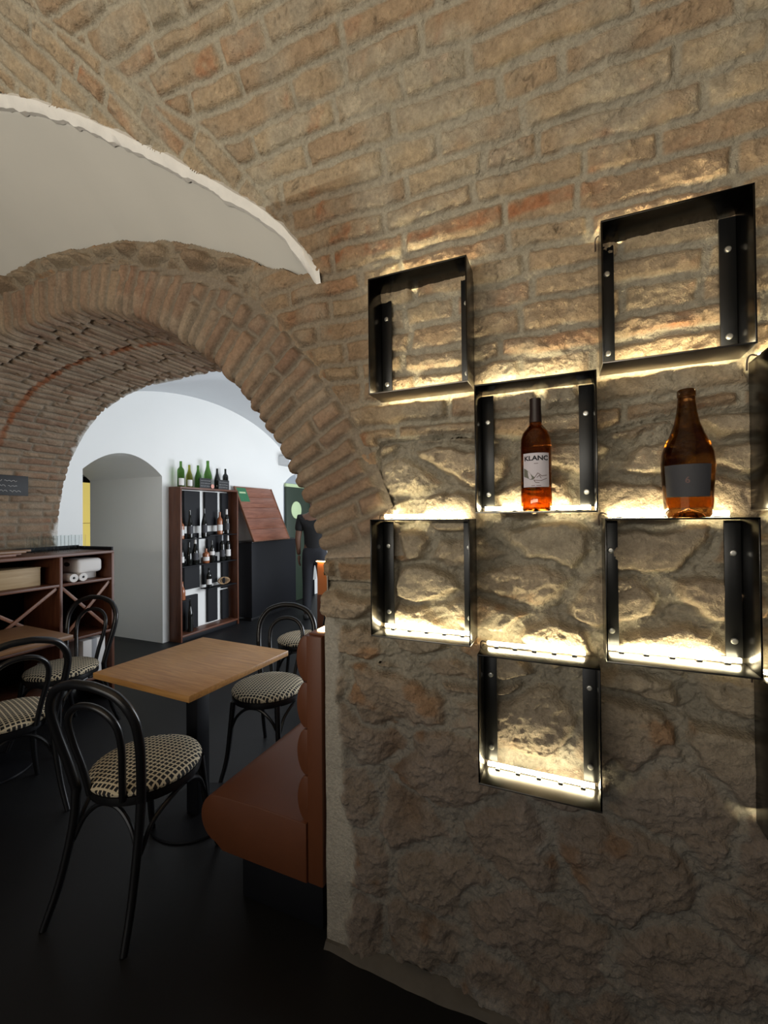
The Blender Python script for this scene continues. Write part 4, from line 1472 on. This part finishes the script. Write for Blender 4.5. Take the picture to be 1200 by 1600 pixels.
for k, (ya, zt_, x_) in enumerate(((2.18, 0.30, -3.52), (1.985, 0.17, -3.52))):
    cx_ = empty('white_carton', (x_, ya, 0.2205), 0, ('taller' if k == 0 else 'shorter') + ' white carton on the bottom shelf behind the chair', 'carton', 'white cartons in the sideboard')
    box('carton_body', -0.11, 0.11, -0.085, 0.085, 0, zt_, M['paper'], cx_, 0.003)
    box('tape', -0.1105, 0.1105, -0.02, 0.02, 0.001, zt_ + 0.0008, M['grey_box'], cx_, 0.0005)


def squiggles(bm, x0, y0, w, rows_, dz, seed, rad=0.0022, plane='yz', amp=0.008):
    """chalk handwriting: wavy strokes"""
    rg = random.Random(seed)
    for r_ in range(rows_):
        u = 0.0
        while u < w * 0.92:
            wl_ = rg.uniform(0.12, 0.3) * w
            pts = []
            n = max(4, int(wl_ / 0.008))
            for i in range(n + 1):
                pts.append((u + wl_ * i / n, amp * math.sin(i * 2.1 + rg.random()) * rg.uniform(0.4, 1)))
            P3 = [Vector((0, x0 + a, y0 - r_ * dz + b_)) for a, b_ in pts if a < w]
            if len(P3) > 2:
                tube(bm, P3, rad, None, 4)
            u += wl_ + 0.05 * w
    return bm


sg = empty('slate_sign', (-3.795, 1.80, 1.72), 0, 'small black slate sign with chalk writing on the left brick jamb', 'sign')
box('slate', 0, 0.012, -0.22, 0.125, -0.075, 0.075, M['slate'], sg, 0.001)
put('chalk_writing', squiggles(bmesh.new(), -0.20, 0.035, 0.28, 3, 0.038, 5, 0.0016), M['chalk'], sg).location = (0.012, 0, 0)
sg.children[-1]['kind'] = 'stuff'

# ------------------------------------------------------------------ bookcase of bottles in the back room
KX0, KX1, KY0, KY1, KZ = XB + 0.012, -4.12, 3.625, 4.585, 1.835
bc = empty('bottle_cabinet', (KX0, KY0, 0), 0, 'tall open wooden cabinet of wine bottles with black boxes inside', 'cabinet')
kd, kw = KX1 - KX0, KY1 - KY0
box('side_panel', 0, kd, 0, 0.022, 0.0, KZ - 0.022, M['walnut'], bc)
box('side_panel', 0, kd, kw - 0.022, kw, 0.0, KZ - 0.022, M['walnut'], bc)
box('top_panel', 0, kd, 0, kw, KZ - 0.022, KZ, M['walnut_y'], bc)
box('bottom_panel', 0, kd, 0.022, kw - 0.022, 0.055, 0.077, M['walnut_y'], bc)
box('plinth', 0, kd - 0.02, 0.022, kw - 0.022, 0.0, 0.055, M['black_matt'], bc)
box('back_panel', 0, 0.008, 0.022, kw - 0.022, 0.077, KZ - 0.022, M['backwhite'], bc)
# black box niches: (y0, y1, z0, z1) inside the cabinet
boxes = [(0.17, 0.44, 1.36, 1.80), (0.50, 0.74, 1.36, 1.80), (0.79, 0.93, 1.27, 1.80),
         (0.13, 0.42, 0.96, 1.27), (0.54, 0.80, 1.00, 1.28), (0.80, 0.93, 0.96, 1.25),
         (0.17, 0.43, 0.58, 0.93), (0.47, 0.73, 0.60, 0.95), (0.80, 0.93, 0.50, 0.94),
         (0.14, 0.40, 0.085, 0.50), (0.54, 0.73, 0.10, 0.53), (0.79, 0.93, 0.085, 0.48)]
for ya, yb, za, zb in boxes:
    bm = bmesh.new()
    bx(bm, 0.009, 0.045, ya + 0.012, yb - 0.012, za, zb, 0.002, 1)
    put('black_box', bm, M['black_matt'], bc)
shv = [(0.022, 0.45, 1.20), (0.45, 0.93, 1.23), (0.022, 0.40, 0.875), (0.40, 0.93, 0.875), (0.022, 0.14, 0.47), (0.43, 0.93, 0.555)]
for ya, yb, z_ in shv:
    box('shelf', 0.046, kd - 0.004, ya, yb, z_, z_ + 0.010, M['black_matt'], bc, 0.001)
GB = 'bottles standing in the bottle cabinet'
bx_ = KX0 + kd * 0.60


def cab_b(y, z, h, glass, lm, label, lab=(0.05, 0.13, 1.1), prof=BORD, w=0.9, cap=None):
    bottle((bx_, KY0 + y, z + 0.0003), prof, M[glass], label, 'bottle', GB, h, w, lab if lm else None, M[lm] if lm else None, cap, ang=-0.55, seg=16)


cab_b(0.075, 1.210, 0.85, 'spirit', 'paper', 'bottle with white label, first on the upper cabinet shelf', prof=BORD)
cab_b(0.205, 1.210, 1.18, 'black_glass', 'dark_paper', 'tall black bottle second on the upper cabinet shelf', prof=BURG)
cab_b(0.43, 1.350 if False else 1.210, 1.25, 'black_glass', 'dark_paper', 'tall dark grey bottle in the middle of the upper cabinet shelf', prof=BURG)
cab_b(0.695, 1.240, 1.0, 'spirit', 'paper', 'orange bottle with white label right of centre on the upper shelf')
cab_b(0.82, 1.240, 1.12, 'black_glass', 'dark_paper', 'black bottle with pale cap, last on the upper cabinet shelf', cap=M['paper'])
cab_b(0.075, 0.885, 0.88, 'black_glass', 'paper', 'dark bottle with white label, first on the second cabinet shelf')
cab_b(0.19, 0.885, 0.95, 'black_glass', None, 'plain dark bottle second on the second cabinet shelf', prof=BURG)
cab_b(0.285, 0.885, 1.10, 'black_glass', 'dark_paper', 'black bottle with pale cap on the second cabinet shelf', cap=M['paper'], prof=BURG)
cab_b(0.455, 0.885, 0.62, 'spirit', 'paper', 'short orange spirit bottle with wide white label on the second shelf', w=1.1)
cab_b(0.555, 0.885, 0.95, 'black_glass', 'paper', 'dark bottle with small white label beside the short orange one', lab=(0.10, 0.15, 1.0))
cab_b(0.735, 0.885, 1.15, 'black_glass', 'dark_paper', 'grey bottle with tall neck near the right of the second shelf', cap=M['grey_box'])
cab_b(0.84, 0.885, 1.12, 'black_glass', 'paper', 'dark bottle with white label and white cap, last on the second shelf', cap=M['paper'])
cab_b(0.50, 0.565, 0.85, 'black_glass', 'paper', 'black bottle with white label alone in the middle of the third shelf')
cab_b(0.085, 0.480, 0.75, 'spirit', None, 'small amber bottle low on the left cabinet shelf', prof=BURG)
cab_b(0.20, 0.0775, 1.35, 'black_glass', None, 'tall slim black bottle standing on the cabinet floor', prof=BURG)
# wicker ornament on the third shelf
bm = bmesh.new()
for k in range(7):
    a_ = k * PI / 7
    tube(bm, [Vector((0.045 * math.sin(a_) * math.cos(t_), 0.085 * math.cos(t_) * (0.6 + 0.4 * math.cos(a_)), 0.052 + 0.045 * math.sin(t_))) for t_ in np.linspace(0, 2 * PI, 17)[:-1]], 0.005, None, 5, True)
o = put('wicker_wreath', bm, M['gold'])
o.location = (bx_, KY0 + 0.76, 0.566)
tag(o, 'pale wicker wreath on the third cabinet shelf', 'ornament')

GT = 'wine bottles on top of the bottle cabinet'
tops = [(0.10, 'green_glass', BORD, 1.05, 'paper', 'olive green wine bottle with white label, leftmost on the cabinet top'),
        (0.225, 'olive_glass', BURG, 0.95, 'paper', 'yellow green wine bottle with low white label, second on the cabinet top'),
        (0.36, 'green_glass', BURG, 0.98, None, 'dark green wine bottle behind the first chalkboard on the cabinet top'),
        (0.52, 'green_glass', BURG, 1.24, 'paper', 'tallest bright green wine bottle in the row on the cabinet top'),
        (0.68, 'black_glass', BURG, 0.95, None, 'dark wine bottle behind the second chalkboard on the cabinet top'),
        (0.83, 'black_glass', BORD, 0.98, 'dark_paper', 'black wine bottle rightmost on the cabinet top')]
for y, g_, pf, h_, lm, lb in tops:
    bottle((KX0 + 0.085, KY0 + y, KZ + 0.0003), pf, M[g_], lb, 'bottle', GT, h_, h_, (0.02, 0.10, 0.8) if lm else None, M[lm] if lm else None, None, ang=-0.5, seg=20)
for k, (y, lb) in enumerate(((0.40, 'small chalkboard with writing before the green bottles on the cabinet top'), (0.71, 'second small chalkboard further right on the cabinet top'))):
    s_ = empty('chalkboard', (KX0 + 0.165, KY0 + y, KZ + 0.0003), 0, lb, 'chalkboard', 'chalkboards on the cabinet top')
    box('slate', 0, 0.008, -0.095, 0.095, 0.0, 0.125, M['slate'], s_, 0.001)
    put('chalk_writing', squiggles(bmesh.new(), -0.08, 0.095, 0.16, 3, 0.034, 20 + k, 0.0014, amp=0.006), M['chalk'], s_).location = (0.0085, 0, 0)
    s_.children[-1]['kind'] = 'stuff'
tg = lathe(bmesh.new(), [(0, 0), (0.026, 0), (0.028, 0.003), (0.026, 0.006), (0.013, 0.006), (0.012, 0.003), (0, 0.003)], 20)
o = put('round_tag', tg, M['pink'])
o.location, o.rotation_euler = (KX1 - 0.006, KY0 + 0.50, KZ + 0.0285), (0, PI / 2, 0)
tag(o, 'round pink tag leaning on the edge of the cabinet top', 'tag')

# black counter with slanted planked board
ct = empty('black_counter', (KX0, 4.72, 0), 0, 'black counter cabinet right of the bottle cabinet', 'cabinet')
box('body', 0, 0.30, 0, 1.06, 0.05, 1.10, M['black_matt'], ct, 0.004)
box('plinth', 0, 0.27, 0.02, 1.04, 0.0, 0.05, M['black'], ct, 0.002)
box('counter_top', 0, 0.315, -0.005, 1.065, 1.10, 1.125, M['black'], ct, 0.003)
bd = empty('planked_board', (KX0 + 0.03, 4.66, 1.90), 0, 'slanted reddish planked wooden board leaning over the black counter', 'board')
tl = Matrix.Rotation(R(-24), 4, 'Y') @ Matrix.Identity(4)
BHH, BWW = 0.84, 0.83
npk = 5
for k in range(npk):
    za, zb = -BHH * (k + 1) / npk + 0.002, -BHH * k / npk - 0.002
    box('plank', 0.0, 0.018, 0.015, BWW - 0.015, za, zb, M['board'], bd, 0.002, tl)
box('board_frame', -0.004, 0.022, 0, 0.014, -BHH, 0, M['lattice'], bd, 0.001, tl)
box('board_frame', -0.004, 0.022, BWW - 0.014, BWW, -BHH, 0, M['lattice'], bd, 0.001, tl)
box('board_frame', -0.004, 0.022, 0, BWW, -BHH - 0.015, -BHH - 0.0005, M['lattice'], bd, 0.001, tl)
po = empty('green_poster', (KX0 + 0.03, 4.66, 1.90), 0, 'small green poster pinned at the corner of the planked board', 'poster')
box('sheet', 0.0185, 0.0195, 0.03, 0.22, -0.24, -0.02, M['poster_green'], po, 0.0, tl)
box('stripe', 0.0196, 0.0199, 0.06, 0.19, -0.11, -0.085, M['pale_green'], po, 0.0, tl)

# ------------------------------------------------------------------ waiter in black


def skin_mesh(name, verts, edges, radii, mat, parent, sub=2, root=0):
    bm = bmesh.new()
    sl = bm.verts.layers.skin.verify()
    vs = []
    for i, (p, r_) in enumerate(zip(verts, radii)):
        v = bm.verts.new(p)
        v[sl].radius = (r_, r_) if not isinstance(r_, tuple) else r_
        v[sl].use_root = (i == root)
        vs.append(v)
    for a_, b_ in edges:
        bm.edges.new((vs[a_], vs[b_]))
    me = bpy.data.meshes.new(name)
    bm.to_mesh(me)
    bm.free()
    o = link(name, me, mat, parent)
    s = o.modifiers.new('skin', 'SKIN')
    s.use_smooth_shade = True
    if sub:
        q = o.modifiers.new('sub', 'SUBSURF')
        q.levels = q.render_levels = sub
    return o


pn = empty('person', (-3.28, 5.20, 0), R(22), 'person in black t-shirt and dark trousers standing half hidden by the arch', 'person')
# local: faces +y; x to the person's right
V = [(0, 0, 0.96), (0, 0.01, 1.12), (0, 0.0, 1.30), (0, -0.02, 1.45), (0, -0.015, 1.53), (0, 0.01, 1.60), (0, 0.035, 1.68), (0, 0.03, 1.76),
     (-0.19, -0.02, 1.44), (-0.235, -0.04, 1.15), (-0.235, 0.03, 0.91),
     (0.19, -0.02, 1.44), (0.24, -0.03, 1.16), (0.20, 0.17, 1.02),
     (-0.095, 0.0, 0.90), (-0.11, 0.02, 0.50), (-0.12, -0.02, 0.09), (-0.125, 0.13, 0.035),
     (0.095, 0.0, 0.90), (0.11, 0.03, 0.50), (0.12, 0.0, 0.09), (0.125, 0.15, 0.035)]
Ed = [(0, 1), (1, 2), (2, 3), (3, 4), (4, 5), (5, 6), (6, 7), (3, 8), (8, 9), (9, 10), (3, 11), (11, 12), (12, 13),
      (0, 14), (14, 15), (15, 16), (16, 17), (0, 18), (18, 19), (19, 20), (20, 21)]
Rd = [(0.155, 0.115), (0.145, 0.105), (0.165, 0.115), (0.13, 0.09), 0.058, 0.07, (0.078, 0.098), (0.062, 0.08),
      0.062, 0.043, 0.030, 0.062, 0.043, 0.030, 0.092, 0.060, 0.042, 0.035, 0.092, 0.060, 0.042, 0.035]
body = skin_mesh('body', V, Ed, Rd, M['skin'], pn)
# hands: palm, four fingers and thumb
for s, wr, dr in ((-1, Vector((-0.235, 0.03, 0.91)), Vector((0.0, 0.10, -1)).normalized()), (1, Vector((0.20, 0.17, 1.02)), Vector((-0.1, 0.9, -0.35)).normalized())):
    side = Vector((0, 1, 0.1)).normalized() if s < 0 else Vector((-1, 0, 0.1)).normalized()
    side = (side - dr * side.dot(dr)).normalized()
    hv, he, hr = [wr, wr + dr * 0.05, wr + dr * 0.085], [(0, 1), (1, 2)], [0.026, (0.022, 0.036), (0.018, 0.036)]
    curl = dr.cross(side) * (0.5 if s < 0 else -0.5)
    for k, (off, ln_) in enumerate(((-0.030, 0.065), (-0.010, 0.078), (0.010, 0.082), (0.029, 0.072))):
        i0_ = len(hv)
        base_ = wr + dr * 0.088 + side * off
        hv += [base_, base_ + dr * ln_ * 0.5 + curl * 0.008, base_ + (dr * 0.9 + curl * 0.45) * ln_]
        he += [(2, i0_), (i0_, i0_ + 1), (i0_ + 1, i0_ + 2)]
        hr += [0.0090, 0.0085, 0.0072]
    i0_ = len(hv)
    hv += [wr + dr * 0.035 + side * 0.034, wr + dr * 0.068 + side * 0.052, wr + dr * 0.095 + side * 0.056]
    he += [(1, i0_), (i0_, i0_ + 1), (i0_ + 1, i0_ + 2)]
    hr += [0.011, 0.010, 0.0085]
    skin_mesh('hand', hv, he, hr, M['skin'], pn, 1)
# clothing
TV = [(0, 0, 0.84), (0, 0.01, 1.12), (0, 0, 1.30), (0, -0.02, 1.455), (-0.19, -0.02, 1.445), (-0.222, -0.035, 1.24), (0.19, -0.02, 1.445), (0.222, -0.03, 1.25)]
TE = [(0, 1), (1, 2), (2, 3), (3, 4), (4, 5), (3, 6), (6, 7)]
TR = [(0.175, 0.132), (0.162, 0.122), (0.180, 0.130), (0.135, 0.098), 0.080, 0.068, 0.080, 0.068]
skin_mesh('tshirt', TV, TE, TR, M['tshirt'], pn)
PV = [(0, 0, 1.10), (0, 0, 0.93), (-0.095, 0, 0.86), (-0.11, 0.02, 0.50), (-0.12, -0.02, 0.08), (0.095, 0, 0.86), (0.11, 0.03, 0.50), (0.12, 0.0, 0.08)]
PE = [(0, 1), (1, 2), (2, 3), (3, 4), (1, 5), (5, 6), (6, 7)]
PR = [(0.165, 0.125), (0.168, 0.13), 0.108, 0.078, 0.065, 0.108, 0.078, 0.065]
skin_mesh('trousers', PV, PE, PR, M['trousers'], pn)
skin_mesh('hair', [(0, -0.03, 1.66), (0, -0.01, 1.755), (0, 0.045, 1.800)], [(0, 1), (1, 2)], [(0.078, 0.070), (0.080, 0.082), (0.05, 0.045)], M['hair'], pn)
for s in (-1, 1):
    bm = bmesh.new()
    bx(bm, s * 0.122 - 0.045, s * 0.122 + 0.045, -0.085, 0.20, 0.0, 0.085, 0.03, 3)
    put('shoe', bm, M['shoe'], pn)
    bm = bmesh.new()
    bmesh.ops.create_uvsphere(bm, u_segments=10, v_segments=8, radius=0.011)
    put('eye', bm, M['paper'], pn).location = (s * 0.031, 0.118, 1.69)
    bm = bmesh.new()
    bmesh.ops.create_uvsphere(bm, u_segments=10, v_segments=8, radius=0.03)
    e_ = put('ear', bm, M['skin'], pn)
    e_.location, e_.scale = (s * 0.080, 0.02, 1.68), (0.35, 0.7, 1.0)
bm = bmesh.new()
bmesh.ops.create_cone(bm, cap_ends=True, segments=8, radius1=0.017, radius2=0.007, depth=0.05)
nz3 = put('nose', bm, M['skin'], pn)
nz3.location, nz3.rotation_euler = (0, 0.137, 1.668), (R(-18), 0, 0)
box('mouth', -0.024, 0.024, 0.122, 0.130, 1.618, 1.626, M['pink'], pn, 0.003)
